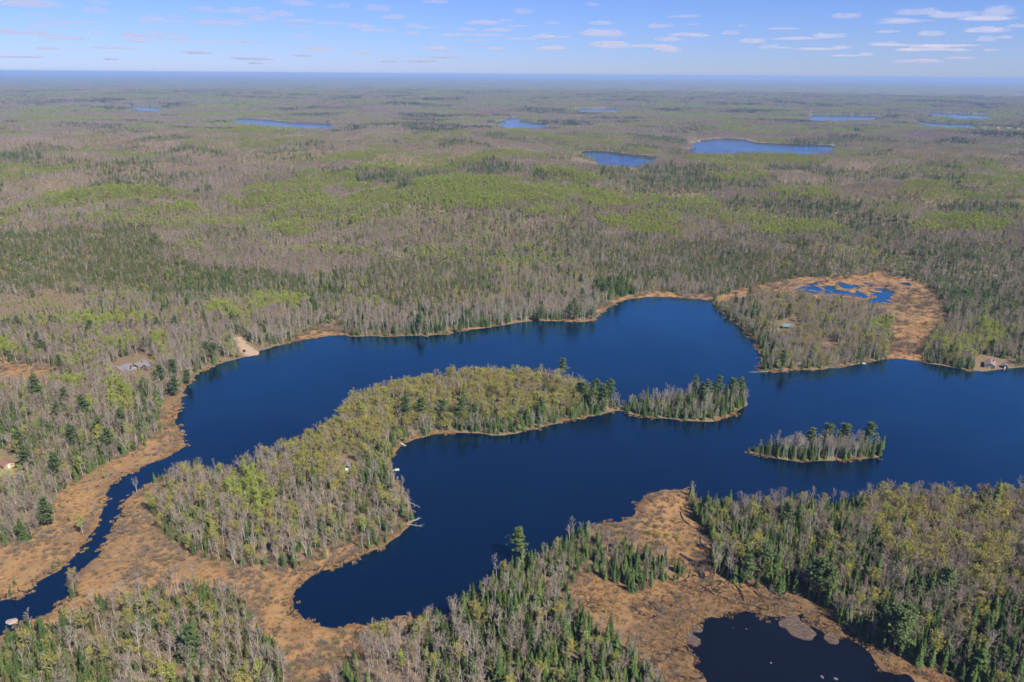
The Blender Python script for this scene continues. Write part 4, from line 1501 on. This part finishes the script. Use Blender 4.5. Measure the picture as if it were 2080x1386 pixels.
# understorey brush inside the near woods
x, y = candidates(200, 760, 5.2)
w_, m_ = land_fields(x, y)
b = (w_ > 3) & (m_ > 0) & ~inany(clear_p, x, y)
s = rng.uniform(.6, 1.4, b.sum())
UB = np.column_stack([x[b], y[b], bil(GZ, x, y)[b], s, s])
source('willow', [mesh_from('willow', *bush(60 + i, h=2.6 + .3 * i, r=1.6, n=120, w=.1, leaf=.4), [M['leaf_olive']]) for i in range(5)])
tp = W([(1292, 1070), (1330, 1050), (1375, 1062), (1405, 1085), (1400, 1104), (1350, 1100), (1310, 1088)])
x, y = candidates(200, 700, 2.6)
b = inpoly(x, y, tp) & (rng.uniform(0, 1, x.shape) < .75 * smooth(.40, .55, fbm(x / 9, y / 9, 2, 401)))
s = rng.uniform(.4, 1.25, b.sum())
TK = np.column_stack([x[b], y[b], bil(GZ, x, y)[b], s, s])
for nm, key, A, lab, cat in (('willow_thicket', 'willow', TK, 'yellow-green willow thicket on the bog beside the lake', 'thicket'), ('marsh_sedge', 'tussock', PP, 'tan dry sedge tussocks covering the marsh and shores', 'sedge'),
                             ('bog_shrubs', 'bush', BB, 'low brown leafless shrubs dotted over the marsh', 'shrubs'),
                             ('forest_undergrowth', 'bush', UB, 'leafless brown undergrowth between the trees', 'undergrowth')):
    n = len(A)
    stuff(nm, key, A[:, :3], rng.integers(0, 5, n), np.column_stack([np.zeros(n), np.zeros(n), rng.uniform(0, 6.28, n)]), np.column_stack([A[:, 3], A[:, 3], A[:, 4]]), lab, cat)


# ------------------------------------------------------------------ houses, docks and other small things
class Box:
    def __init__(self):
        self.v = []; self.f = []

    def box(self, x0, x1, y0, y1, z0, z1):
        b = len(self.v)
        self.v += [(x0, y0, z0), (x1, y0, z0), (x1, y1, z0), (x0, y1, z0), (x0, y0, z1), (x1, y0, z1), (x1, y1, z1), (x0, y1, z1)]
        self.f += [(b, b + 3, b + 2, b + 1), (b + 4, b + 5, b + 6, b + 7), (b, b + 1, b + 5, b + 4), (b + 1, b + 2, b + 6, b + 5), (b + 2, b + 3, b + 7, b + 6), (b + 3, b, b + 4, b + 7)]
        return self

    def poly(self, pts, faces):
        b = len(self.v)
        self.v += pts
        self.f += [tuple(i + b for i in f) for f in faces]
        return self

    def gable_wall(self, x0, x1, y0, y1, z1, zr):
        """body whose ridge runs along y, gables at y0 and y1"""
        xm = (x0 + x1) / 2
        p = [(x0, y0, -.6), (x1, y0, -.6), (x1, y0, z1), (xm, y0, zr), (x0, y0, z1), (x0, y1, -.6), (x1, y1, -.6), (x1, y1, z1), (xm, y1, zr), (x0, y1, z1)]
        return self.poly(p, [(0, 1, 2, 3, 4), (9, 8, 7, 6, 5), (1, 6, 7, 2), (5, 0, 4, 9), (2, 7, 8, 3), (3, 8, 9, 4), (0, 5, 6, 1)])

    def gable_roof(self, x0, x1, y0, y1, z1, zr, over=.5, th=.18):
        xm = (x0 + x1) / 2
        sl = (zr - z1) / (xm - x0)
        ex0, ex1, ey0, ey1 = x0 - over, x1 + over, y0 - over, y1 + over
        ze = z1 - sl * over + .03
        zt = zr + .03
        for (a, c) in ((ex0, xm), (xm, ex1)):
            za, zc = (ze, zt) if a == ex0 else (zt, ze)
            p = [(a, ey0, za), (c, ey0, zc), (c, ey1, zc), (a, ey1, za), (a, ey0, za + th), (c, ey0, zc + th), (c, ey1, zc + th), (a, ey1, za + th)]
            self.poly(p, [(0, 3, 2, 1), (4, 5, 6, 7), (0, 1, 5, 4), (1, 2, 6, 5), (2, 3, 7, 6), (3, 0, 4, 7)])
        return self

    def make(self, name, mat, parent=None):
        return link(name, mesh_from(name, self.v, self.f, [mat]), parent)


P_ = {'dark_wall': plain('dark_brown_siding', (.055, .04, .032)), 'red_wall': plain('barn_red_siding', (.24, .045, .03)), 'white': plain('white_paint', (.78, .78, .76), .5, .06),
      'tan_wall': plain('tan_siding', (.50, .33, .20)), 'log_wall': plain('log_wall', (.26, .13, .075)), 'grey_roof': plain('grey_shingles', (.17, .165, .17), .9, .18, 1.2),
      'teal_roof': plain('pale_green_metal_roof', (.15, .24, .205), .45, .1, 1.0, .4), 'teal': plain('teal_paint', (.05, .19, .21), .6), 'brown_roof': plain('faded_brown_shingles', (.23, .165, .145), .9, .15, 1.2),
      'glass': plain('window_glass', (.02, .025, .03), .08, .1, 1, .6), 'asphalt': plain('grey_gravel_drive', (.23, .21, .225), .95, .2, .8),
      'wood': plain('weathered_planks', (.52, .45, .40), .85, .2, 1.5), 'pale_wood': plain('silvered_dock_planks', (.48, .47, .45), .8, .12, 1.5), 'rock': plain('granite', (.33, .26, .21), .9, .25, 1.5),
      'car_paint': plain('black_car_paint', (.018, .012, .011), .25, .1, 1, .5), 'tyre': plain('tyre_rubber', (.015, .015, .015)), 'metal': plain('bare_metal', (.5, .5, .5), .4),
      'deadwood': plain('bleached_deadwood', (.40, .36, .31), .9, .2, 2), 'creek': plain('peaty_creek_water', (.012, .015, .02), .06, .1, 1, .5), 'red_roof': plain('red_brown_roof', (.25, .14, .10), .85, .15, 1.5),
      'islet': plain('islet_peat', (.10, .07, .05), .95, .3, 2), 'lily': plain('floating_leaf_mat', (.12, .12, .11), .7, .2, 1)}


def at(px, py, h=0.0):
    X, Y = unproj(px, py, h)
    X, Y = float(X), float(Y)
    z = max(ground_z(X, Y), 0.0)
    X, Y = unproj(px, py, h + z)
    X, Y = float(X), float(Y)
    return X, Y, max(ground_z(X, Y), 0.0)


def root(name, p, rz, label, cat, group=None):
    o = link(name, None, None, p, (0, 0, rz))
    return tag(o, label, cat, group)


def window(parent, x, y, z, w, h, axis='y', s=-1):
    """framed pane standing proud of a wall; axis y: wall faces +-y"""
    t = .06
    f, g = Box(), Box()
    if axis == 'y':
        f.box(x - w / 2, x + w / 2, min(y, y + s * t), max(y, y + s * t), z, z + h)
        g.box(x - w / 2 + .1, x + w / 2 - .1, min(y + s * t, y + s * (t + .02)), max(y + s * t, y + s * (t + .02)), z + .1, z + h - .1)
    else:
        f.box(min(x, x + s * t), max(x, x + s * t), y - w / 2, y + w / 2, z, z + h)
        g.box(min(x + s * t, x + s * (t + .02)), max(x + s * t, x + s * (t + .02)), y - w / 2 + .1, y + w / 2 - .1, z + .1, z + h - .1)
    fo = f.make('window', P_['white'], parent)
    g.make('pane', P_['glass'], fo)


def house(name, p, rz, L, Wd, zw, zr, wall, roof, label, wins=True, chimney=True, door='white', doorw=1.0):
    """gable front faces -y (towards the viewer before turning)"""
    o = root(name, p, rz, label, 'house')
    Box().gable_wall(-Wd / 2, Wd / 2, -L / 2, L / 2, zw, zr).make('wall', P_[wall], o)
    rf = Box().gable_roof(-Wd / 2, Wd / 2, -L / 2, L / 2, zw, zr).make('roof', P_[roof], o)
    if chimney:
        Box().box(Wd * .18, Wd * .18 + .7, L * .1, L * .1 + .7, zw, zr + .9).make('chimney', P_['red_wall'], rf)
    Box().box(-doorw / 2, doorw / 2, -L / 2 - .07, -L / 2 - .003, -.3, 2.1).make('door', P_[door], o)
    if wins:
        for sx in (-1, 1):
            window(o, sx * Wd * .33, -L / 2 - .003, 1.0, 1.1, 1.1)
            for yy in (-L * .25, L * .25):
                window(o, sx * (Wd / 2 + .003), yy, 1.0, 1.3, 1.1, 'x', sx)
    return o


def slab(name, px_poly, mat, z, thick=.3, label=None, cat=None, kind=None):
    q = W(px_poly)
    zz = max(ground_z(*q.mean(0)), 0) + z
    n = len(q)
    v = [(x, y, zz) for x, y in q] + [(x, y, zz - thick) for x, y in q]
    f = [tuple(range(n)), tuple(range(2 * n - 1, n - 1, -1))] + [(i, i + n, (i + 1) % n + n, (i + 1) % n) for i in range(n)]
    me = mesh_from(name, v, f, [P_[mat]])
    o = link(name, me)
    import bmesh
    bm = bmesh.new(); bm.from_mesh(me); bmesh.ops.recalc_face_normals(bm, faces=bm.faces); bm.to_mesh(me); bm.free()
    return tag(o, label, cat, kind=kind)


# house with white garage door and its drive
hx, hy, hzz = at(284, 747)
h1 = house('lake_house', (hx, hy, hzz), R(-16), 10, 9.5, 3.2, 5.6, 'dark_wall', 'grey_roof', 'grey-roofed house with a white garage door above the left lake shore', wins=False, door='dark_wall')
Box().box(-3.6, 1.6, -5.10, -5.006, -.2, 2.7).make('garage_door', P_['white'], h1)
Box().box(3.0, 3.9, -5.10, -5.006, -.2, 2.2).make('front_door', P_['white'], h1)
wg = Box().gable_wall(4.76, 11, -2.5, 5, 2.8, 4.8).make('side_wing', P_['red_wall'], h1)
Box().gable_roof(4.76, 11, -2.5, 5, 2.8, 4.8, .45).make('wing_roof', P_['grey_roof'], wg)
window(h1, 7.9, -2.503, .9, 1.8, 1.5)
slab('driveway', [(236, 752), (262, 745), (300, 747), (312, 752), (300, 757), (262, 760), (244, 759)], 'asphalt', .14, .6, kind='structure')
# shed roof beside it
gx, gy, gz = at(303, 751)
sh = root('open_shed', (gx, gy, gz), R(-30), 'low grey-brown roofed shed beside the lake house', 'shed')
for (a, b) in ((-3, -2), (3, -2), (-3, 2), (3, 2)):
    Box().box(a - .1, a + .1, b - .1, b + .1, -.5, 2.2).make('post', P_['wood'], sh)
Box().box(-3.6, 3.6, -2.6, 2.6, 2.2, 2.4).make('roof', P_['brown_roof'], sh)

cx_, cy_, cz_ = at(704, 953)
cab = house('peninsula_cabin', (cx_, cy_, cz_), R(14), 5.2, 4.4, 2.6, 4.2, 'dark_wall', 'grey_roof', 'small dark cabin with a grey roof in a clearing on the peninsula', wins=True, chimney=False, doorw=1.8)

gx, gy, gz = at(1600, 667)
house('green_roofed_cabin', (gx, gy, gz), R(70), 9, 7, 2.8, 4.6, 'dark_wall', 'teal_roof', 'dark cabin with a pale green roof in the cabin point woods')
gx, gy, gz = at(1578, 668)
house('teal_outbuilding', (gx, gy, gz), R(10), 4, 3.4, 2.4, 3.4, 'teal', 'teal_roof', 'small teal outbuilding beside the green-roofed cabin', wins=False, chimney=False)
gx, gy, gz = at(1681, 709)
house('log_cabin', (gx, gy, gz), R(25), 6, 5, 2.6, 4.2, 'log_wall', 'red_roof', 'red-brown log cabin half hidden on the cabin point', chimney=False)
gx, gy, gz = at(2010, 744)
house('shore_house', (gx, gy, gz), R(-32), 13, 8, 2.9, 4.8, 'tan_wall', 'brown_roof', 'tan house with a faded brown roof on the right shore')
gx, gy, gz = at(2040, 747)
house('boathouse', (gx, gy, gz), R(-20), 4.5, 3.6, 2.3, 3.4, 'dark_wall', 'grey_roof', 'small dark boathouse at the water on the right shore', wins=False, chimney=False)
gx, gy, gz = at(12, 946)
house('bank_house', (gx, gy, gz), R(60), 8, 6, 2.6, 4.0, 'tan_wall', 'red_roof', 'low red-roofed house beside the lawn at the left edge', chimney=False)

# plank platform at the lawn
dk = root('plank_platform', at(40, 967), R(-24), 'square pale plank platform at the lawn corner', 'platform')
for i in range(9):
    Box().box(-2.6 + i * .58, -2.6 + i * .58 + .54, -2.2, 2.2, .25, .34).make('plank', P_['wood'], dk)
for (a, b) in ((-2.3, -2), (2.3, -2), (-2.3, 2), (2.3, 2)):
    Box().box(a - .08, a + .08, b - .08, b + .08, -.4, .25).make('post', P_['wood'], dk)


def dock(name, p0, p1, w, label, head=True):
    a = np.array(W([p0])[0]); b = np.array(W([p1])[0])
    L = float(np.linalg.norm(b - a))
    o = root(name, (a[0], a[1], 0), math.atan2(b[1] - a[1], b[0] - a[0]), label, 'dock')
    n = max(4, int(L / .45))
    for i in range(n):
        x0 = i * L / n
        Box().box(x0, x0 + L / n - .05, -w / 2, w / 2, .45, .52).make('plank', P_['pale_wood'], o)
    if head:
        for i in range(5):
            x0 = L + .02 + i * .5
            Box().box(x0, x0 + .45, -w * 1.15, w * 1.15, .45, .52).make('plank', P_['pale_wood'], o)
    for x0 in (L * .35, L * .95):
        for s in (-1, 1):
            Box().box(x0 - .05, x0 + .05, s * (w / 2 + .06) - .05, s * (w / 2 + .06) + .05, -2.5, .9).make('post', P_['wood'], o)
    return o


dock('dock', (782, 958), (803, 956), 1.3, 'pale straight dock reaching into the bay below the cabin')
dock('dock', (813, 901), (824, 907), 1.0, 'short pale dock at the sandy head of the bay', False)
gx, gy = W([(1755, 739)])[0]
rf = root('swim_raft', (gx, gy, 0), R(15), 'small pale floating raft off the cabin point shore', 'raft')
for i in range(6):
    Box().box(-1.5 + i * .5, -1.5 + i * .5 + .46, -1.2, 1.2, .25, .32).make('plank', P_['pale_wood'], rf)
for s in (-1, 1):
    Box().box(-1.5, 1.46, s * .8 - .25, s * .8 + .25, -.1, .249).make('float', P_['metal'], rf)

# car at the boat landing
p = at(496, 714)
car = root('parked_car', (p[0], p[1], p[2] + .02), R(125), 'dark car parked on the sandy boat landing', 'car')
body = Box()
prof = [(-2.2, .35), (2.2, .35), (2.25, .8), (1.3, .95), (.7, 1.5), (-1.3, 1.55), (-2.1, 1.0), (-2.25, .7)]
n = len(prof)
body.poly([(x, -.88, z) for x, z in prof] + [(x, .88, z) for x, z in prof], [tuple(range(n)), tuple(range(2 * n - 1, n - 1, -1))] + [(i, i + n, (i + 1) % n + n, (i + 1) % n) for i in range(n)])
body.make('body', P_['car_paint'], car)
Box().poly([(1.28, -.7, .97), (1.28, .7, .97), (.74, .7, 1.47), (.74, -.7, 1.47)], [(0, 1, 2, 3)]).make('windscreen', P_['glass'], car).location = (.02, 0, .01)
for x in (-1.4, 1.4):
    for s in (-1, 1):
        t = Tri(); t.tube([(x, s * .72, .34), (x, s * .93, .34)], [.34, .34], 12)
        link('wheel', mesh_from('wheel', *t.data(), [P_['tyre']]), car)


# fallen trees in the water off the peninsula
def fallen(p0, p1, label, seed):
    g = np.random.default_rng(seed)
    a = np.array([*W([p0])[0], .8]); b = np.array([*W([p1])[0], .25])
    t = Tri()
    c = (b - a)
    t.tube([c * 0, c * .5 + (0, 0, .1), c], [.2, .15, .05], 5)
    o = link('fallen_tree', mesh_from('fallen_stem', *t.data(), [P_['deadwood']]), None, a)
    for i in range(12):
        q = c * g.uniform(.35, .98)
        d = c / np.linalg.norm(c) * g.uniform(.3, 1.6) + g.normal(0, 1, 3) * np.array([.9, .9, .4]) + np.array([0, 0, .6])
        k = Tri(); k.tube([q, q + d * 1.3], [.09, .02], 3)
        link('branch', mesh_from('branch', *k.data(), [P_['deadwood']]), o)
    return tag(o, label, 'fallen tree')


fallen((830, 1022), (853, 1032), 'upper bleached fallen tree lying in the bay off the peninsula', 1)
fallen((826, 1066), (853, 1054), 'middle bleached fallen tree lying in the bay off the peninsula', 2)
fallen((828, 1068), (855, 1070), 'lower bleached fallen tree lying in the bay off the peninsula', 3)
fallen((1560, 757), (1524, 757), 'bleached log lying in the water at the cabin point tip', 4)


def blob(name, p, r, sz, mat, label, cat, seed, sub=3, kind=None):
    import bmesh
    bm = bmesh.new()
    bmesh.ops.create_icosphere(bm, subdivisions=sub, radius=1)
    for v in bm.verts:
        c = v.co
        n = float(fbm(np.array([c.x * 1.6 + seed * 3.1]), np.array([c.y * 1.6 + c.z * 1.3]), 3, seed)[0])
        v.co = c * (.75 + .5 * n)
        v.co.x *= r; v.co.y *= r * .75; v.co.z *= sz
    me = bpy.data.meshes.new(name)
    bm.to_mesh(me); bm.free()
    me.materials.append(mat)
    return tag(link(name, me, None, p, (0, 0, seed)), label, cat, kind=kind)


bx, by = W([(24, 1263)])[0]
blob('boulder', (bx, by, .15), 2.6, .7, P_['rock'], 'pale boulder alone in the dark stream', 'boulder', 3)

# sedge rafts in the pond
source('mat_tussock', [mesh_from('mat_tussock', *tussock(70 + i, h=.6, r=1.0, n=40), [M['sedge']]) for i in range(4)])
for k, (a, b, r, lab) in enumerate(((1609, 1256, 4.5, 'round pinkish sedge islet by the pond shore'), (1625, 1279, 7.5, 'largest round sedge islet in the pond'),
                                    (1598, 1268, 4.0, 'small tan sedge islet in front of the largest one'), (1690, 1296, 4.2, 'low sedge islet at the right pond bank'),
                                    (1404, 1299, 4.6, 'greyish sedge islet at the left pond bank'), (1414, 1278, 3.0, 'small sedge islet at the upper left pond bank'))):
    x0, y0 = W([(a, b)])[0]
    o = blob('sedge_islet', (x0, y0, -.05), r, .3, P_['islet'], lab, 'islet', 20 + k, 4)
    g = np.random.default_rng(k)
    C = Tri()
    for i in range(int(r * r * 1.05)):
        q = math.sqrt(g.uniform(0, 1)) * r * .95; an = g.uniform(0, 6.28)
        v, f = tussock(300 + i % 9, h=.75, r=.95, n=18)
        C.add(v + np.array([q * math.cos(an), q * math.sin(an) * .75, .22 * (1 - (q / r) ** 2) + .05]), f)
    tag(link('sedge_blades', mesh_from('sedge_blades', *C.data(), [M['islet_sedge']]), o), kind='stuff')

# peaty creeks through the bog
def ribbon(name, pts, w, label=None):
    q = W(pts)
    # soften the run
    t = np.linspace(0, len(q) - 1, len(q) * 6)
    x = np.interp(t, range(len(q)), q[:, 0]) + (fbm(t * .9, t * 0, 2, 5) - .5) * 3
    y = np.interp(t, range(len(q)), q[:, 1]) + (fbm(t * .9, t * 0 + 5, 2, 9) - .5) * 3
    ww = w * (.45 + fbm(t * .7, t * 0 + 2, 2, 15)) * np.sin(np.linspace(.15, math.pi - .15, len(t))) ** .4
    dx, dy = np.gradient(x), np.gradient(y)
    L = np.hypot(dx, dy) + 1e-6
    nx, ny = -dy / L, dx / L
    z = np.maximum(bil(GZ, x, y), 0) + .18
    v = np.concatenate([np.column_stack([x + nx * ww / 2, y + ny * ww / 2, z]), np.column_stack([x - nx * ww / 2, y - ny * ww / 2, z])])
    n = len(t)
    f = np.array([(i, i + n, i + n + 1, i + 1) for i in range(n - 1)])
    return tag(link(name, mesh_from(name, v, f, [P_['creek']])), kind='structure')


ribbon('creek_water', [(1385, 1128), (1405, 1142), (1418, 1155), (1424, 1168), (1422, 1188)], 3.2)
for pts in ([(1425, 1192), (1440, 1200), (1452, 1212)], [(1498, 1190), (1506, 1205), (1510, 1225)], [(1535, 1204), (1545, 1214), (1552, 1226)], [(1588, 1225), (1592, 1208), (1604, 1196)],
            [(1386, 1042), (1388, 1056), (1402, 1070)], [(1428, 1092), (1424, 1104), (1434, 1118)], [(1470, 1216), (1484, 1222)], [(1560, 1192), (1566, 1204), (1590, 1214)], [(1380, 1378), (1405, 1382), (1430, 1380)]):
    ribbon('creek_water', pts, 1.1)

# drifting leaf mats on the pond
for k, (a, b, r) in enumerate(((1516, 1278, .45), (1566, 1347, .6), (1670, 1375, .9), (1698, 1379, 1.0), (1490, 1275, .3))):
    x0, y0 = W([(a, b)])[0]
    blob('floating_leaf_mat', (x0, y0, .01), r, .05, P_['lily'], ['tiny pale leaf mat in the upper middle of the pond', 'pale leaf mat in the centre of the pond', 'pale streaky leaf mat at the bottom of the pond',
         'widest pale leaf mat at the bottom right of the pond', 'smallest pale fleck on the pond'][k], 'leaf mat', 50 + k, 2)

# far farm sheds at the right edge
for k, (a, b, L) in enumerate(((1998, 266, 14), (2025, 267, 18), (2046, 268, 26), (2066, 269, 16))):
    X, Y, Z = at(a, b)
    o = root('farm_shed', (X, Y, Z + 12), R(80 + 7 * k), ['small white far shed', 'white far shed second from the left', 'longest white far farm shed', 'white far shed at the frame edge'][k] + ' in the trees at the right horizon', 'shed', 'far farm sheds')
    Box().gable_wall(-5, 5, -L / 2, L / 2, 5, 8).make('wall', P_['tan_wall'], o)
    Box().gable_roof(-5, 5, -L / 2, L / 2, 5, 8).make('roof', P_['grey_roof'], o)

# ------------------------------------------------------------------ clouds
CLOUDS = [(45, 5, 90, 12), (205, 4, 35, 8), (195, 20, 40, 12), (70, 30, 40, 7), (8, 60, 22, 6), (93, 69, 30, 9), (150, 44, 60, 5), (192, 65, 30, 8), (260, 68, 28, 7),
          (284, 81, 38, 9), (312, 39, 42, 13), (350, 33, 26, 9), (410, 16, 45, 8), (450, 46, 75, 8), (500, 20, 46, 13), (532, 36, 46, 13), (567, 27, 42, 12), (610, 5, 52, 12),
          (670, 47, 50, 5), (680, 12, 40, 6), (615, 73, 40, 5), (430, 85, 32, 6), (350, 79, 45, 5), (225, 120, 24, 4), (612, 113, 30, 4), (405, 107, 42, 6), (700, 9, 22, 8),
          (762, 15, 46, 13), (800, 33, 46, 10), (733, 52, 44, 11), (765, 61, 45, 8), (840, 50, 30, 8), (833, 66, 30, 8), (890, 97, 44, 8), (985, 45, 66, 8), (946, 59, 36, 7),
          (1012, 60, 58, 7), (924, 70, 42, 7), (966, 82, 30, 5), (1064, 22, 40, 12), (1120, 46, 26, 8), (1205, 8, 26, 9), (1222, 46, 46, 8), (1214, 66, 80, 13), (1105, 73, 46, 8),
          (1208, 89, 22, 9), (1243, 92, 46, 12), (1340, 52, 46, 9), (1118, 97, 52, 8), (1362, 79, 42, 9), (1355, 98, 46, 8), (1005, 98, 32, 6), (885, 2, 50, 6), (1720, 31, 40, 11),
          (1863, 23, 48, 12), (1933, 29, 68, 11), (2022, 22, 44, 18), (2012, 36, 64, 8), (2005, 60, 58, 10), (1998, 78, 28, 10), (2040, 75, 26, 6), (1893, 67, 34, 11), (1793, 89, 32, 8),
          (1683, 72, 52, 10), (1705, 96, 32, 7), (1762, 110, 22, 6), (1850, 101, 30, 6), (1480, 66, 32, 9), (1423, 72, 36, 6), (1530, 82, 38, 11), (1562, 95, 26, 8), (1510, 52, 22, 5),
          (1800, 64, 36, 5), (1950, 101, 30, 6), (2070, 52, 32, 6)]
crng = random.Random(4)
FAINT = [(crng.uniform(0, 2080), 20 + 108 * crng.random() ** .7, crng.uniform(18, 70), crng.uniform(3, 7)) for i in range(56)]
cb = NT_('cloud_vapour')
pv = cb.n('ShaderNodeVolumePrincipled')
pv.inputs['Color'].default_value = (.93, .90, .97, 1)
pv.inputs['Density'].default_value = .0012
pv.inputs['Anisotropy'].default_value = .2
cb.l(pv.outputs[0], cb.out.inputs['Volume'])


def cloud_mesh(seed):
    import bmesh
    g = np.random.default_rng(seed)
    bm = bmesh.new()
    bmesh.ops.create_icosphere(bm, subdivisions=4, radius=1)
    co = np.array([v.co for v in bm.verts])
    lobes = [(g.uniform(-.62, .62), g.uniform(-.5, .5), g.uniform(.0, .3), g.uniform(.32, .6)) for i in range(9)] + [(0, 0, .05, .6)]
    d = co / np.linalg.norm(co, axis=1, keepdims=True)
    rr = np.full(len(d), .25)
    for (a, b, c, s) in lobes:                      # farthest hit of each ray with the lobes
        ce = np.array([a, b, c])
        bq = d @ ce
        disc = bq ** 2 - (ce @ ce - s * s)
        t = np.where(disc > 0, bq + np.sqrt(np.maximum(disc, 0)), 0)
        rr = np.maximum(rr, t)
    rr *= .45 + 1.0 * fbm(d[:, 0] * 5 + seed, d[:, 1] * 5 + d[:, 2] * 4.3, 4, seed)
    p = d * rr[:, None]
    p[:, 2] = np.where(p[:, 2] < 0, p[:, 2] * .28, p[:, 2])
    for v, q in zip(bm.verts, p):
        v.co = q
    me = bpy.data.meshes.new('cloud')
    bm.to_mesh(me); bm.free()
    me.materials.append(cb.m)
    return me


cloud_shapes = [cloud_mesh(i + 1) for i in range(8)]
BASE = 1350.0
for k, (a, b, w, h) in enumerate(CLOUDS + FAINT):
    v = CRN @ np.array([(a - IW / 2) / F, -(b - IH / 2) / F, -1.0])
    t = BASE / v[2]
    q = v * t
    dist = float(np.linalg.norm(q))
    wid = w / F * dist * .62
    tall = max(h / F * dist * 1.05, 90 if k < len(CLOUDS) else 32)
    o = link('cumulus_cloud', cloud_shapes[k % 8], None, (q[0], q[1], CAM_H + q[2] - tall * .3), (0, 0, math.atan2(-q[0], q[1])), (wid, min(wid, 900), tall))
    if k >= len(CLOUDS):
        side = 'left' if a < 690 else ('middle' if a < 1390 else 'right')
        tag(o, 'thin faint cloud streak low over the %s third of the horizon' % side, 'cloud', 'thin faint clouds over the %s third' % side)
    elif a == 2022:
        tag(o, 'largest puffy cloud near the upper right corner of the sky', 'cloud')
    elif (a, b) == (45, 5):
        tag(o, 'long flat cloud cut by the upper left corner of the sky', 'cloud')
    else:
        side = 'left' if a < 690 else ('middle' if a < 1390 else 'right')
        tag(o, 'small pinkish cumulus puff over the %s third of the horizon' % side, 'cloud', 'small cumulus clouds over the %s third' % side)

# ------------------------------------------------------------------ haze
hb = NT_('haze_air')
hv = hb.n('ShaderNodeVolumePrincipled')
hv.inputs['Color'].default_value = (.38, .56, .90, 1)
hv.inputs['Density'].default_value = 4.8e-5
hv.inputs['Anisotropy'].default_value = .0
hb.l(hv.outputs[0], hb.out.inputs['Volume'])
B = Box().box(-66000, 66000, -1500, 62500, -6, CAM_H + 12)
hz_o = B.make('haze', hb.m)
tag(hz_o, kind='stuff')
